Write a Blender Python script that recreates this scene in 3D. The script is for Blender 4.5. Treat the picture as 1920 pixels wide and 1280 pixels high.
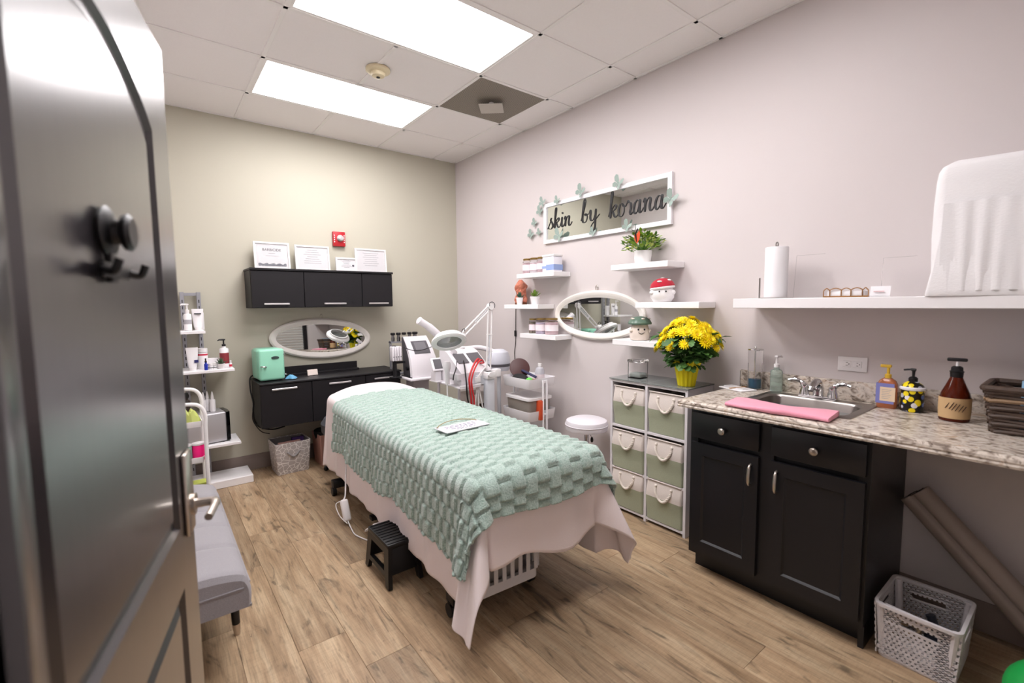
import bpy, bmesh, math, random
from mathutils import Vector, Matrix, Euler
PI = math.pi
S = bpy.context.scene
for o in list(bpy.data.objects): bpy.data.objects.remove(o)
COL = S.collection
random.seed(7)
H = 2.962                      # ceiling height; room corner (back/right) is the origin, room towards -x, -y
XL, YF = -2.87, -4.88          # left wall, front wall

# ------------------------------------------------------------------ camera, world, exposure
def make_camera():
    yaw, pit, rol = 0.661448, -0.0827506, -0.0099721
    f = Vector((math.sin(yaw)*math.cos(pit), math.cos(yaw)*math.cos(pit), math.sin(pit)))
    r = Vector((math.cos(yaw), -math.sin(yaw), 0)); u = r.cross(f)
    r2 = math.cos(rol)*r + math.sin(rol)*u; u2 = -math.sin(rol)*r + math.cos(rol)*u
    c = bpy.data.cameras.new('camera'); c.sensor_width = 36; c.lens = 869.26/1920*36
    c.clip_start = 0.02
    c.dof.use_dof = True; c.dof.focus_distance = 3.3; c.dof.aperture_fstop = 2.0
    o = bpy.data.objects.new('camera', c); COL.objects.link(o)
    m = Matrix((r2, u2, -f)).transposed().to_4x4(); m.translation = Vector((-2.7484, -4.51907, 1.42406))
    o.matrix_world = m; S.camera = o
make_camera()
w = bpy.data.worlds.new('world'); S.world = w; w.use_nodes = True
w.node_tree.nodes['Background'].inputs[0].default_value = (0.95, 0.93, 0.92, 1)
w.node_tree.nodes['Background'].inputs[1].default_value = 0.55
S.view_settings.view_transform = 'Standard'; S.view_settings.look = 'None'
S.view_settings.gamma = 1; S.view_settings.use_curve_mapping = False
S.view_settings.exposure = 0.08
LIGHT_STRENGTH = 17.           # the troffer diffusers are the room's lamps

# ------------------------------------------------------------------ materials
def lin(c):
    if isinstance(c, str):
        c = [int(c[i:i+2], 16)/255 for i in (0, 2, 4)]
    return tuple((x/12.92 if x <= .04045 else ((x+.055)/1.055)**2.4) for x in c[:3]) + (1,)
MC = {}
def M(name, col='808080', rough=.5, metal=0, trans=0, ior=1.45, bump=0, bscale=200, emit=0, coat=0, sheen=0, var=0, vscale=6, alpha=1, spec=.5, stretch=(1,1,1), sub=0):
    if name in MC: return MC[name]
    m = bpy.data.materials.new(name); m.use_nodes = True; nt = m.node_tree; b = nt.nodes['Principled BSDF']
    b.inputs['Base Color'].default_value = lin(col); b.inputs['Roughness'].default_value = rough
    b.inputs['Metallic'].default_value = metal; b.inputs['Transmission Weight'].default_value = trans
    b.inputs['IOR'].default_value = ior; b.inputs['Coat Weight'].default_value = coat
    b.inputs['Sheen Weight'].default_value = sheen; b.inputs['Alpha'].default_value = alpha
    b.inputs['Specular IOR Level'].default_value = spec
    if sub: b.inputs['Subsurface Weight'].default_value = sub; b.inputs['Subsurface Radius'].default_value = (.02,.01,.008)
    if emit:
        b.inputs['Emission Color'].default_value = lin(col); b.inputs['Emission Strength'].default_value = emit
    N = nt.nodes.new; L = nt.links.new
    if bump or var:
        tc = N('ShaderNodeTexCoord'); mp = N('ShaderNodeMapping'); L(tc.outputs['Object'], mp.inputs[0]); mp.inputs['Scale'].default_value = stretch
    if bump:
        n = N('ShaderNodeTexNoise'); n.inputs['Scale'].default_value = bscale; n.inputs['Detail'].default_value = 3; L(mp.outputs[0], n.inputs['Vector'])
        bp = N('ShaderNodeBump'); bp.inputs['Strength'].default_value = bump; bp.inputs['Distance'].default_value = .01
        L(n.outputs['Fac'], bp.inputs['Height']); L(bp.outputs[0], b.inputs['Normal'])
    if var:
        n2 = N('ShaderNodeTexNoise'); n2.inputs['Scale'].default_value = vscale; n2.inputs['Detail'].default_value = 5; L(mp.outputs[0], n2.inputs['Vector'])
        mx = N('ShaderNodeMix'); mx.data_type = 'RGBA'; c = lin(col)
        mx.inputs['A'].default_value = tuple(x*(1-var) for x in c[:3])+(1,); mx.inputs['B'].default_value = tuple(min(1,x*(1+var)) for x in c[:3])+(1,)
        L(n2.outputs['Fac'], mx.inputs['Factor']); L(mx.outputs['Result'], b.inputs['Base Color'])
    MC[name] = m; return m
def nodes(m): return m.node_tree, m.node_tree.nodes, m.node_tree.links, m.node_tree.nodes['Principled BSDF']

def mat_floor():
    m = M('wood_plank', 'a98b6c', .42); nt, ns, L, b = nodes(m); N = ns.new
    geo = N('ShaderNodeNewGeometry'); oi = N('ShaderNodeObjectInfo')
    cv = N('ShaderNodeCombineXYZ'); mul = N('ShaderNodeMath'); mul.operation = 'MULTIPLY'; mul.inputs[1].default_value = 37.
    L.new(oi.outputs['Random'], mul.inputs[0]); L.new(mul.outputs[0], cv.inputs[0]); L.new(mul.outputs[0], cv.inputs[1])
    ad = N('ShaderNodeVectorMath'); ad.operation = 'ADD'; L.new(geo.outputs['Position'], ad.inputs[0]); L.new(cv.outputs[0], ad.inputs[1])
    def tex(sc, scale, det, dist=0):
        mp = N('ShaderNodeMapping'); mp.inputs['Scale'].default_value = sc; L.new(ad.outputs[0], mp.inputs[0])
        t = N('ShaderNodeTexNoise'); t.inputs['Scale'].default_value = scale; t.inputs['Detail'].default_value = det; t.inputs['Distortion'].default_value = dist
        L.new(mp.outputs[0], t.inputs[0]); return t.outputs['Fac']
    def ramp(x, stops):
        r = N('ShaderNodeValToRGB'); e = r.color_ramp.elements
        while len(e) < len(stops): e.new(.5)
        for k, (p, c) in enumerate(stops): e[k].position = p; e[k].color = lin(c) if isinstance(c, str) else (c, c, c, 1)
        L.new(x, r.inputs[0]); return r.outputs[0]
    base = ramp(tex((9, .9, 1), 2.2, 5, .6), [(.25, '92785c'), (.45, 'ab9072'), (.6, 'b9a081'), (.8, 'c8b294')])
    grain = ramp(tex((60, 2.4, 1), 2.5, 8, 1.2), [(.33, .74), (.55, 1.0), (.75, 1.1)])
    cross = ramp(tex((6, 60, 1), 2., 3, 1.5), [(.38, .91), (.52, 1.0)])
    dark = ramp(tex((7, 1.6, 1), 1.9, 6, 2.2), [(.30, .42), (.40, .86), (.46, 1.0)])
    crack = ramp(tex((34, 5, 1), 1.6, 4, 3.5), [(.25, .28), (.32, 1.0)])
    tint = ramp(oi.outputs['Random'], [(0, .70), (.35, .92), (.7, 1.02), (1, 1.12)])
    cur = base
    for f in (grain, cross, dark, crack, tint):
        mx = N('ShaderNodeMix'); mx.data_type = 'RGBA'; mx.blend_type = 'MULTIPLY'; mx.inputs['Factor'].default_value = 1
        L.new(cur, mx.inputs['A']); L.new(f, mx.inputs['B']); cur = mx.outputs['Result']
    L.new(cur, b.inputs['Base Color'])
    bp = N('ShaderNodeBump'); bp.inputs['Strength'].default_value = .15; bp.inputs['Distance'].default_value = .004; L.new(grain, bp.inputs['Height']); L.new(bp.outputs[0], b.inputs['Normal'])
    return m
def mat_granite():
    m = M('granite_laminate', 'c9bdb0', .25); nt, ns, L, b = nodes(m); N = ns.new
    geo = N('ShaderNodeNewGeometry'); mp = N('ShaderNodeMapping'); mp.inputs['Scale'].default_value = (1.6, 1, 1.4); mp.inputs['Rotation'].default_value = (.3, .2, .5); L.new(geo.outputs['Position'], mp.inputs[0])
    def tex(scale, det, dist):
        t = N('ShaderNodeTexNoise'); t.inputs['Scale'].default_value = scale; t.inputs['Detail'].default_value = det; t.inputs['Distortion'].default_value = dist; L.new(mp.outputs[0], t.inputs[0]); return t.outputs['Fac']
    r = N('ShaderNodeValToRGB'); e = r.color_ramp.elements
    st = [(.30, '6f6258'), (.40, '9d9084'), (.48, 'c9beb2'), (.58, 'd9d0c5'), (.68, 'c0ab97'), (.8, 'b0a79e')]
    while len(e) < len(st): e.new(.5)
    for k, (p, c) in enumerate(st): e[k].position = p; e[k].color = lin(c)
    L.new(tex(16, 8, 1.6), r.inputs[0])
    r2 = N('ShaderNodeValToRGB'); e = r2.color_ramp.elements; e[0].position = .34; e[0].color = (.35, .31, .29, 1); e[1].position = .42; e[1].color = (1, 1, 1, 1)
    L.new(tex(48, 4, .8), r2.inputs[0])
    mx = N('ShaderNodeMix'); mx.data_type = 'RGBA'; mx.blend_type = 'MULTIPLY'; mx.inputs['Factor'].default_value = .75
    L.new(r.outputs[0], mx.inputs['A']); L.new(r2.outputs[0], mx.inputs['B']); L.new(mx.outputs['Result'], b.inputs['Base Color'])
    return m
def mat_fabric(name, col, scale=260, contrast=.25, rough=.9, bump=.3, sheen=.2):
    m = M(name, col, rough, sheen=sheen); nt, ns, L, b = nodes(m); N = ns.new
    tc = N('ShaderNodeTexCoord'); t = N('ShaderNodeTexNoise'); t.inputs['Scale'].default_value = scale; t.inputs['Detail'].default_value = 2; L.new(tc.outputs['Object'], t.inputs[0])
    mx = N('ShaderNodeMix'); mx.data_type = 'RGBA'; c = lin(col)
    mx.inputs['A'].default_value = tuple(x*(1-contrast) for x in c[:3])+(1,); mx.inputs['B'].default_value = tuple(min(1, x*(1+contrast)) for x in c[:3])+(1,)
    L.new(t.outputs['Fac'], mx.inputs['Factor']); L.new(mx.outputs['Result'], b.inputs['Base Color'])
    bp = N('ShaderNodeBump'); bp.inputs['Strength'].default_value = bump; bp.inputs['Distance'].default_value = .003; L.new(t.outputs['Fac'], bp.inputs['Height']); L.new(bp.outputs[0], b.inputs['Normal'])
    return m
FLOOR = mat_floor(); GRAN = mat_granite()
WALLR = M('paint_mauve_grey', 'd0c8c7', .62, bump=.05, bscale=350)
WALLB = M('paint_sage', 'bfbbab', .62, bump=.05, bscale=350)
CEIL = M('ceiling_tile_white', 'f3efee', .9, bump=.25, bscale=420, var=.03, vscale=160)
GRID = M('ceiling_grid_white', 'efecea', .5)
BASEB = M('baseboard_taupe', '84766f', .45)
DOORM = M('door_espresso', '2a262a', .3, coat=.9, spec=.7, bump=.02, bscale=30, stretch=(1,1,.15))
DARK = M('cabinet_espresso', '1b191c', .5, spec=.35, var=.12, vscale=3, stretch=(1,1,8))
DARKG = M('cabinet_black_paint', '17171b', .34)
CHROME = M('chrome', 'd8d8da', .12, 1)
NICKEL = M('brushed_nickel', 'c6bdb4', .28, 1)
STEEL = M('stainless', '9b9692', .3, 1)
WHITE = M('white_plastic', 'e9e6e6', .4)
WHITEM = M('white_metal', 'eceaea', .35)
SHELFW = M('shelf_white', 'efedee', .45)
OFFW = M('offwhite_wood', 'e6e2de', .5)
BLACK = M('black_plastic', '141315', .4)
BLACKM = M('black_matte', '1c1b1e', .7)
GLASS = M('clear_glass', 'ffffff', .02, trans=1, ior=1.3)
ACRYL = M('clear_acrylic', 'ffffff', .03, trans=1, ior=1.06)
MIRROR = M('mirror_silver', 'd9dcda', .01, 1)
GREY = M('grey_metal', '9d9da3', .4, .3)
GOLD = M('gold_lid', 'b89a5c', .3, 1)
PAPER = M('paper', 'eceaec', .7)

# ------------------------------------------------------------------ mesh builder
class MB:
    def __init__(s): s.bm = bmesh.new()
    def _x(s, vs, mat):
        if mat is not None: bmesh.ops.transform(s.bm, matrix=mat, verts=vs)
        return s
    def box(s, x0, x1, y0, y1, z0, z1, bev=0, seg=2, mat=None):
        r = bmesh.ops.create_cube(s.bm, size=1); vs = r['verts']
        for v in vs: v.co = Vector(((x0+x1)/2 + v.co.x*(x1-x0), (y0+y1)/2 + v.co.y*(y1-y0), (z0+z1)/2 + v.co.z*(z1-z0)))
        if bev:
            es = list({e for v in vs for e in v.link_edges})
            bev = min(bev, .49*min(abs(x1-x0), abs(y1-y0), abs(z1-z0)))
            r = bmesh.ops.bevel(s.bm, geom=es, offset=bev, segments=seg, affect='EDGES', profile=.5)
            vs = list({v for f in r['faces'] for v in f.verts} | {v for v in vs if v.is_valid})
            allv = set(vs)
            st = list(vs)
            while st:
                v = st.pop()
                for e in v.link_edges:
                    o = e.other_vert(v)
                    if o not in allv: allv.add(o); st.append(o)
            vs = list(allv)
        return s._x(vs, mat)
    def grid(s, rows, close_u=False, close_v=False, cap=False):
        """rows: list of rings of points"""
        V = [[s.bm.verts.new(p) for p in r] for r in rows]
        n = len(V); k = len(V[0])
        for i in range(n if close_v else n-1):
            for j in range(k if close_u else k-1):
                a, b, c, d = V[i][j], V[i][(j+1) % k], V[(i+1) % n][(j+1) % k], V[(i+1) % n][j]
                try: s.bm.faces.new((a, b, c, d))
                except ValueError: pass
        if cap:
            for r in (V[0], V[-1]):
                try: s.bm.faces.new(r)
                except ValueError: pass
        return s
    def lathe(s, prof, n=24, c=(0, 0, 0), cap=True, sx=1, sy=1, mat=None, a0=0):
        rows = []
        for (r, z) in prof:
            r = max(r, 1e-4)
            ring = [Vector((c[0]+r*sx*math.cos(a0+2*PI*k/n), c[1]+r*sy*math.sin(a0+2*PI*k/n), c[2]+z)) for k in range(n)]
            if mat is not None: ring = [mat @ p for p in ring]
            rows.append(ring)
        return s.grid(rows, close_u=True, cap=cap)
    def tube(s, pts, r, n=8, closed=False, cap=True):
        pts = [Vector(p) for p in pts]; rows = []; N = len(pts); up = None
        for i, p in enumerate(pts):
            a = pts[(i-1) % N] if (closed or i > 0) else p; b = pts[(i+1) % N] if (closed or i < N-1) else p
            t = (b-a).normalized() if (b-a).length > 1e-9 else Vector((0, 0, 1))
            if up is None:
                up = Vector((0, 0, 1)) if abs(t.z) < .9 else Vector((1, 0, 0))
            e1 = (up - t*up.dot(t))
            if e1.length < 1e-6: e1 = t.orthogonal()
            e1.normalize(); e2 = t.cross(e1); up = e1
            rr = r[i] if isinstance(r, (list, tuple)) else r
            rows.append([p + rr*(math.cos(2*PI*k/n)*e1 + math.sin(2*PI*k/n)*e2) for k in range(n)])
        return s.grid(rows, close_u=True, close_v=closed, cap=cap and not closed)
    def cyl(s, p0, p1, r0, r1=None, n=16):
        return s.tube([p0, p1], [r0, r0 if r1 is None else r1], n)
    def prism(s, poly, axis, a, b, mat=None):
        """extrude 2D polygon along axis ('x': poly=(y,z), 'y': poly=(x,z), 'z': poly=(x,y))"""
        def P(u, v, t): return {'x': Vector((t, u, v)), 'y': Vector((u, t, v)), 'z': Vector((u, v, t))}[axis]
        r0 = [P(u, v, a) for u, v in poly]; r1 = [P(u, v, b) for u, v in poly]
        if mat is not None: r0 = [mat @ p for p in r0]; r1 = [mat @ p for p in r1]
        return s.grid([r0, r1], close_u=True, cap=True)
    def ring(s, outer, inner, axis, a, b):
        def P(u, v, t): return {'x': Vector((t, u, v)), 'y': Vector((u, t, v)), 'z': Vector((u, v, t))}[axis]
        rows = [[P(u, v, a) for u, v in outer], [P(u, v, b) for u, v in outer], [P(u, v, b) for u, v in inner], [P(u, v, a) for u, v in inner]]
        return s.grid(rows, close_u=True, close_v=True)
    def sphere(s, c, rx, ry=None, rz=None, n=16, m=10, mat=None):
        ry = rx if ry is None else ry; rz = rx if rz is None else rz
        rows = []
        for i in range(m+1):
            t = PI*i/m; q = max(math.sin(t), 1e-3)
            ring = [Vector((c[0]+rx*q*math.cos(2*PI*k/n), c[1]+ry*q*math.sin(2*PI*k/n), c[2]-rz*math.cos(t))) for k in range(n)]
            if mat is not None: ring = [mat @ p for p in ring]
            rows.append(ring)
        return s.grid(rows, close_u=True, cap=True)
    def mesh(s, name, smooth=True, ang=.6):
        bmesh.ops.recalc_face_normals(s.bm, faces=s.bm.faces)
        me = bpy.data.meshes.new(name); s.bm.to_mesh(me); s.bm.free()
        if smooth:
            me.polygons.foreach_set('use_smooth', [True]*len(me.polygons)); me.set_sharp_from_angle(angle=ang)
        return me
def addobj(name, me, mat, parent=None):
    if isinstance(me, MB): me = me.mesh(name)
    o = bpy.data.objects.new(name, me); COL.objects.link(o)
    if mat is not None and len(me.materials) == 0: me.materials.append(mat)
    if parent is not None: o.parent = parent
    return o
def part(T, name, mb, mat, label=None, kind=None):
    o = addobj(name, mb, mat, T)
    if label: o['label'] = label
    if kind: o['kind'] = kind
    return o
def tag(o, label, cat, group=None):
    o['label'] = label; o['category'] = cat
    if group: o['group'] = group
    return o
def thing(name, label, cat, loc=(0, 0, 0), rz=0, group=None):
    o = bpy.data.objects.new(name, None); COL.objects.link(o); o.empty_display_size = .05
    o.location = loc; o.rotation_euler = (0, 0, rz); return tag(o, label, cat, group)
def single(name, mb, mat, label, cat, loc=(0, 0, 0), rz=0, group=None):
    o = addobj(name, mb, mat); o.location = loc; o.rotation_euler = (0, 0, rz); return tag(o, label, cat, group)
def struct(name, mb, mat, label=None, cat=None):
    o = addobj(name, mb, mat); o['kind'] = 'structure'
    if label: o['label'] = label
    if cat: o['category'] = cat
    return o
def dup(root, loc=None, rz=None, label=None):
    r = root.copy(); COL.objects.link(r)
    if loc is not None: r.location = loc
    if rz is not None: r.rotation_euler[2] = rz
    if label: r['label'] = label
    for ch in list(root.children):
        c = ch.copy(); COL.objects.link(c); c.parent = r
        for g in list(ch.children):
            d = g.copy(); COL.objects.link(d); d.parent = c
    return r
def crom(pts, n=6, closed=False):
    pts = [Vector(p) for p in pts]; out = []; N = len(pts)
    for i in range(N if closed else N-1):
        g = lambda k: pts[k % N] if closed else pts[max(0, min(N-1, k))]
        p0, p1, p2, p3 = g(i-1), g(i), g(i+1), g(i+2)
        for k in range(n):
            t = k/n; out.append(.5*((2*p1)+(p2-p0)*t+(2*p0-5*p1+4*p2-p3)*t*t+(3*p1-p0-3*p2+p3)*t**3))
    if not closed: out.append(pts[-1])
    return out
def ell(cx, cy, a, b, n=64, rot=0):
    return [(cx+a*math.cos(2*PI*k/n)*math.cos(rot)-b*math.sin(2*PI*k/n)*math.sin(rot), cy+a*math.cos(2*PI*k/n)*math.sin(rot)+b*math.sin(2*PI*k/n)*math.cos(rot)) for k in range(n)]
def rrect(x0, x1, y0, y1, r, n=5):
    out = []
    for cx, cy, a in ((x1-r, y1-r, 0), (x0+r, y1-r, PI/2), (x0+r, y0+r, PI), (x1-r, y0+r, 1.5*PI)):
        for k in range(n+1): out.append((cx+r*math.cos(a+PI/2*k/n), cy+r*math.sin(a+PI/2*k/n)))
    return out
def rotm(ax, a, c=(0, 0, 0)):
    return Matrix.Translation(c) @ Matrix.Rotation(a, 4, ax) @ Matrix.Translation([-q for q in c])

# ------------------------------------------------------------------ the room
# floor: planks
fl = struct('floor', MB().box(XL-1.3, .06, YF-.06, .06, -.05, -.004), M('subfloor_dark', '5a4838', .9))
PW, PL = .191, 1.22
plank_cache = {}
col = 0; x = -2.157+PW*12
starts = {-2.157: -1.58, -1.966: -.815}
while x > XL-.001-PW*6.3:
    x0 = x
    key = round(x0, 3); off = None
    for k, v in starts.items():
        if abs(k-x0) < .01: off = v
    if off is None: off = -random.random()*PL
    xa, xb = max(x0, XL-1.2)+.0006, min(x0+PW, -.002)-.0006
    if xb-xa > .01:
        y = off + PL
        while y > 0: y -= PL
        ys = [0]; yy = y if y < -.05 else y-PL
        while yy > YF: ys.append(yy); yy -= PL
        ys.append(YF)
        for t in range(len(ys)-1):
            ya, yb = ys[t+1]+.0006, ys[t]-.0006
            if yb-ya < .03: continue
            kk = (round(xb-xa, 3), round(yb-ya, 3))
            if kk not in plank_cache:
                a, b = kk[0]/2, kk[1]/2
                mb = MB().box(-a, a, -b, b, -.006, 0, .0008, 1); plank_cache[kk] = mb.mesh('plank', False)
            p = part(fl, 'plank', plank_cache[kk], FLOOR); p.location = ((xa+xb)/2, (ya+yb)/2, 0)
    x -= PW
# walls
struct('wall_back', MB().box(XL-.1, .1, 0, .1, -.05, H+.1), WALLB)
struct('wall_right', MB().box(0, .1, YF-.1, 0, -.05, H+.1), WALLR)
DY0, DY1, DZ = -4.82, -3.925, 2.06      # doorway in the left wall
wl = MB().box(XL-.1, XL, DY1, 0, -.05, H+.1).box(XL-.1, XL, YF-.1, DY0, -.05, H+.1).box(XL-.1, XL, DY0, DY1, DZ, H+.1)
struct('wall_left', wl, WALLR)
WX0, WX1, WZ0, WZ1 = -1.95, -.46, .55, 2.1
wf = MB().box(XL, WX0, YF-.1, YF, -.05, H+.1).box(WX1, 0, YF-.1, YF, -.05, H+.1).box(WX0, WX1, YF-.1, YF, -.05, WZ0).box(WX0, WX1, YF-.1, YF, WZ1, H+.1)
struct('wall_front', wf, WALLR)
struct('wall_hall', MB().box(XL-1.32, XL-1.22, YF-.1, .1, -.05, H+.1), WALLR)
# window on the front wall, seen only in the oval mirror
wn = struct('window_1', MB().ring([(WX0-.04, WZ0-.04), (WX1+.04, WZ0-.04), (WX1+.04, WZ1+.04), (WX0-.04, WZ1+.04)], [(WX0+.02, WZ0+.02), (WX1-.02, WZ0+.02), (WX1-.02, WZ1-.02), (WX0+.02, WZ1-.02)], 'y', YF-.05, YF+.03), DARK)
part(wn, 'pane', MB().box(WX0, WX1, YF-.09, YF-.085, WZ0, WZ1), GLASS)
slat = MB().box(-.72, .72, -.024, .024, -.0015, .0015, mat=Matrix.Rotation(1.0, 4, 'X')).mesh('blind_slat', False)
for k in range(31):
    p = part(wn, 'blind_slat', slat, OFFW); p.location = ((WX0+WX1)/2, YF-.03, WZ0+.04+k*.048)
# ceiling: grid, tiles
GX = [0, -.273, -.883, -1.492, -2.102, -2.712, XL]; GY = [0, -.588, -1.198, -1.807, -2.417, -3.026, -3.636, -4.246, -4.855, YF]
ce = struct('ceiling', MB().box(XL-1.3, .06, YF-.06, .06, H+.06, H+.1), M('plenum', '8a8684', .9))
LIGHTS = {(3, 1), (3, 3), (3, 5)}; LCELL = {(3, 1), (2, 1), (3, 3), (2, 3), (3, 5), (2, 5)}; VENT = (1, 2)
LCELL = {(2, 1), (3, 1), (2, 3), (3, 3), (2, 5), (3, 5)}
tc_ = {}
for i in range(6):
    for j in range(9):
        x1, x0, y1, y0 = GX[i], GX[i+1], GY[j], GY[j+1]
        if (i, j) in LCELL or (i, j) == VENT or y1-y0 < .05: continue
        kk = (round(x1-x0, 3), round(y1-y0, 3))
        if kk not in tc_:
            a, b = kk[0]/2, kk[1]/2; tc_[kk] = MB().box(-a, a, -b, b, .004, .02).mesh('ceiling_tile', False)
        p = part(ce, 'ceiling_tile', tc_[kk], CEIL); p.location = ((x0+x1)/2, (y0+y1)/2, H)
bw = .012
def bar(x0, x1, y0, y1): part(ce, 'grid_bar', MB().box(x0, x1, y0, y1, H-.002, H+.022, .001, 1), GRID)
for xx in GX[1:-1]:
    segs = [(YF, 0)]
    if abs(xx+1.492) < .01: segs = [(-.588, 0), (-1.807, -1.198), (-3.026, -2.417), (YF, -3.636)]
    for a, b in segs: bar(xx-bw, xx+bw, a, b)
for yy in GY[1:-1]: bar(XL, 0, yy-bw, yy+bw)
for n_, (a, b, c, d) in enumerate(((XL, 0, -.02, 0), (-.02, 0, YF, 0), (XL, XL+.02, YF, 0))): bar(a, b, c, d)
# hall ceiling
struct('ceiling_hall', MB().box(XL-1.25, XL-.1, YF-.06, .06, H, H+.03), CEIL)
# baseboards
def bb(name, axis, a, b, sgn):
    prof = [(0, 0), (.016, 0), (.016, .085), (.012, .095), (.012, .105), (.006, .128), (0, .13)]
    if axis == 'x': mb = MB().prism([(-u, v) for u, v in prof], 'x', a, b)
    else: mb = MB().prism([(sgn*u if sgn > 0 else sgn*u, v) for u, v in prof], 'y', a, b)
    return mb
struct('baseboard_back', bb('b', 'x', XL, 0, -1), BASEB)
struct('baseboard_right', bb('b', 'y', YF, -.016, -1), BASEB)
o = struct('baseboard_left', bb('b', 'y', DY1+.08, -.016, 1), BASEB); o.location.x = XL
# door casing
tr = MB()
for y0, y1 in ((DY1, DY1+.07), (DY0-.055, DY0)): tr.box(XL-.11, XL+.015, y0, y1, 0, DZ+.07, .004)
tr.box(XL-.11, XL+.015, DY0, DY1, DZ, DZ+.07, .004)
struct('trim_1', tr, DOORM)

# lights
for k, (i, j) in enumerate(((2, 1), (2, 3), (2, 5))):  # last panel is unseen, added to brighten the foreground and table foot
    x0, x1, y0, y1 = GX[i+2]+bw, GX[i]-bw, GY[j+1]+bw, GY[j]-bw
    t = thing('ceiling_light', ['recessed fluorescent ceiling light nearest the sage green wall', 'large bright recessed ceiling light at the top edge of the photo', 'added recessed ceiling light out of view above the sink'][k], 'light', ((x0+x1)/2, (y0+y1)/2, H), 0, 'fluorescent ceiling lights')
    a, b = (x1-x0)/2, (y1-y0)/2
    part(t, 'frame', MB().ring([(-a, -b), (a, -b), (a, b), (-a, b)], [(-a+.018, -b+.018), (a-.018, -b+.018), (a-.018, b-.018), (-a+.018, b-.018)], 'z', .0, .03), GRID)
    part(t, 'diffuser', MB().box(-a+.016, a-.016, -b+.016, b-.016, .008, .014), M('diffuser_lit', 'fffbfd', .5, emit=LIGHT_STRENGTH))
    part(t, 'housing', MB().box(-a+.002, a-.002, -b+.002, b-.002, .03, .058), GRID)
t = thing('ceiling_light', 'added unseen corridor fill light outside the doorway behind the camera', 'light', (-3.5, -4.35, H), 0, 'fluorescent ceiling lights')  # unseen corridor panel, added as fill for the table foot and foreground
part(t, 'frame', MB().ring([(-.3, -.6), (.3, -.6), (.3, .6), (-.3, .6)], [(-.28, -.58), (.28, -.58), (.28, .58), (-.28, .58)], 'z', -.012, 0), GRID)
part(t, 'diffuser', MB().box(-.282, .282, -.582, .582, -.008, -.002), MC['diffuser_lit'])
# smoke detector
t = thing('smoke_detector', 'round cream smoke detector on the ceiling between the lights', 'smoke detector', (-1.475, -1.48, H))
part(t, 'base', MB().lathe([(.078, -.001), (.078, -.014), (.07, -.02), (.045, -.024)], 32), M('cream_plastic', 'dccfae', .45))
part(t, 'sensor_head', MB().lathe([(.045, -.022), (.046, -.032), (.04, -.046), (.022, -.052)], 28), M('cream_plastic', 'dccfae', .45))
part(t, 'indicator', MB().lathe([(.012, -.052), (.012, -.056), (.004, -.058)], 12), BLACK)
# vent
t = thing('air_vent', 'grey perforated ceiling air vent panel with a square deflector', 'vent', (-.578, -1.5025, H))
m = M('vent_grey', '8f867a', .6); nt, ns, L, b_ = nodes(m)
tc2 = ns.new('ShaderNodeTexCoord'); vo = ns.new('ShaderNodeTexVoronoi'); vo.inputs['Scale'].default_value = 90; vo.inputs['Randomness'].default_value = 0; L.new(tc2.outputs['Object'], vo.inputs['Vector'])
rp = ns.new('ShaderNodeValToRGB'); rp.color_ramp.elements[0].position = .3; rp.color_ramp.elements[0].color = lin('3b352f'); rp.color_ramp.elements[1].position = .42; rp.color_ramp.elements[1].color = lin('a0978a')
L.new(vo.outputs['Distance'], rp.inputs[0]); L.new(rp.outputs[0], b_.inputs['Base Color'])
part(t, 'perforated_panel', MB().box(-.293, .293, -.293, .293, .0, .01), m)
part(t, 'deflector', MB().box(-.09, .09, -.085, .085, -.045, -.038, .002, mat=Matrix.Rotation(-.72, 4, 'Z')), M('deflector_grey', 'b9b2a8', .5), 'pale grey square plate')
part(t, 'stem', MB().cyl((0, 0, -.04), (0, 0, .002), .02), GRID)

# ------------------------------------------------------------------ door (open, swung back to the left wall)
th = math.radians(13.3)
DW = .88
E_ = Vector((-2.712, -3.075))     # free edge
hinge = E_ - DW*Vector((math.sin(th), math.cos(th)))
# local frame: x along door from hinge to free edge, y = visible face normal(-), z up
d = bpy.data.objects.new('door_1', None); COL.objects.link(d); DOORM.node_tree.nodes['Principled BSDF'].inputs['Coat Roughness'].default_value = .22; d['kind'] = 'structure'
d.location = (hinge.x, hinge.y, .008); d.rotation_euler = (0, 0, PI/2-th)
TH = .044
def panel_outline(x0, x1, z0, z1, arch=0, n=18, inset=0):
    x0 += inset; x1 -= inset; z0 += inset; z1 -= inset
    p = [(x0, z0), (x1, z0), (x1, z1)]
    if arch:
        for k in range(1, n):
            t_ = k/n; p.append((x1+(x0-x1)*t_, z1+arch*math.sin(PI*t_)**.85))
    p.append((x0, z1)); return p
P1 = (.135, DW-.135, .895, 1.80, .10); P2 = (.135, DW-.135, .21, .75, 0)
# slab with grooved panels: front face is y=0 side (towards -y), groove ring recess
sl = MB()
bm = sl.bm
def face_side(yf, sgn):
    outer = [(0, 0), (DW, 0), (DW, 2.03), (0, 2.03)]
    es = []
    def loop(pts, y):
        vs = [bm.verts.new((u, y, v)) for u, v in pts]
        return vs, [bm.edges.new((vs[i], vs[(i+1) % len(vs)])) for i in range(len(vs))]
    vo_, eo = loop(outer, yf); loops = []
    allE = list(eo)
    for P in (P1, P2):
        seq = []
        for ins, dep in ((0, 0), (.009, .011), (.022, .012), (.040, .003)):
            seq.append(loop(panel_outline(*P, inset=ins), yf + sgn*dep))
        allE += seq[0][1]; loops.append(seq)
    bmesh.ops.triangle_fill(bm, edges=allE, use_beauty=True)
    for seq in loops:
        for a, b in zip(seq[:-1], seq[1:]):
            n = len(a[0])
            for i in range(n): bm.faces.new((a[0][i], a[0][(i+1) % n], b[0][(i+1) % n], b[0][i]))
        bm.faces.new(seq[-1][0])
    return vo_
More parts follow.
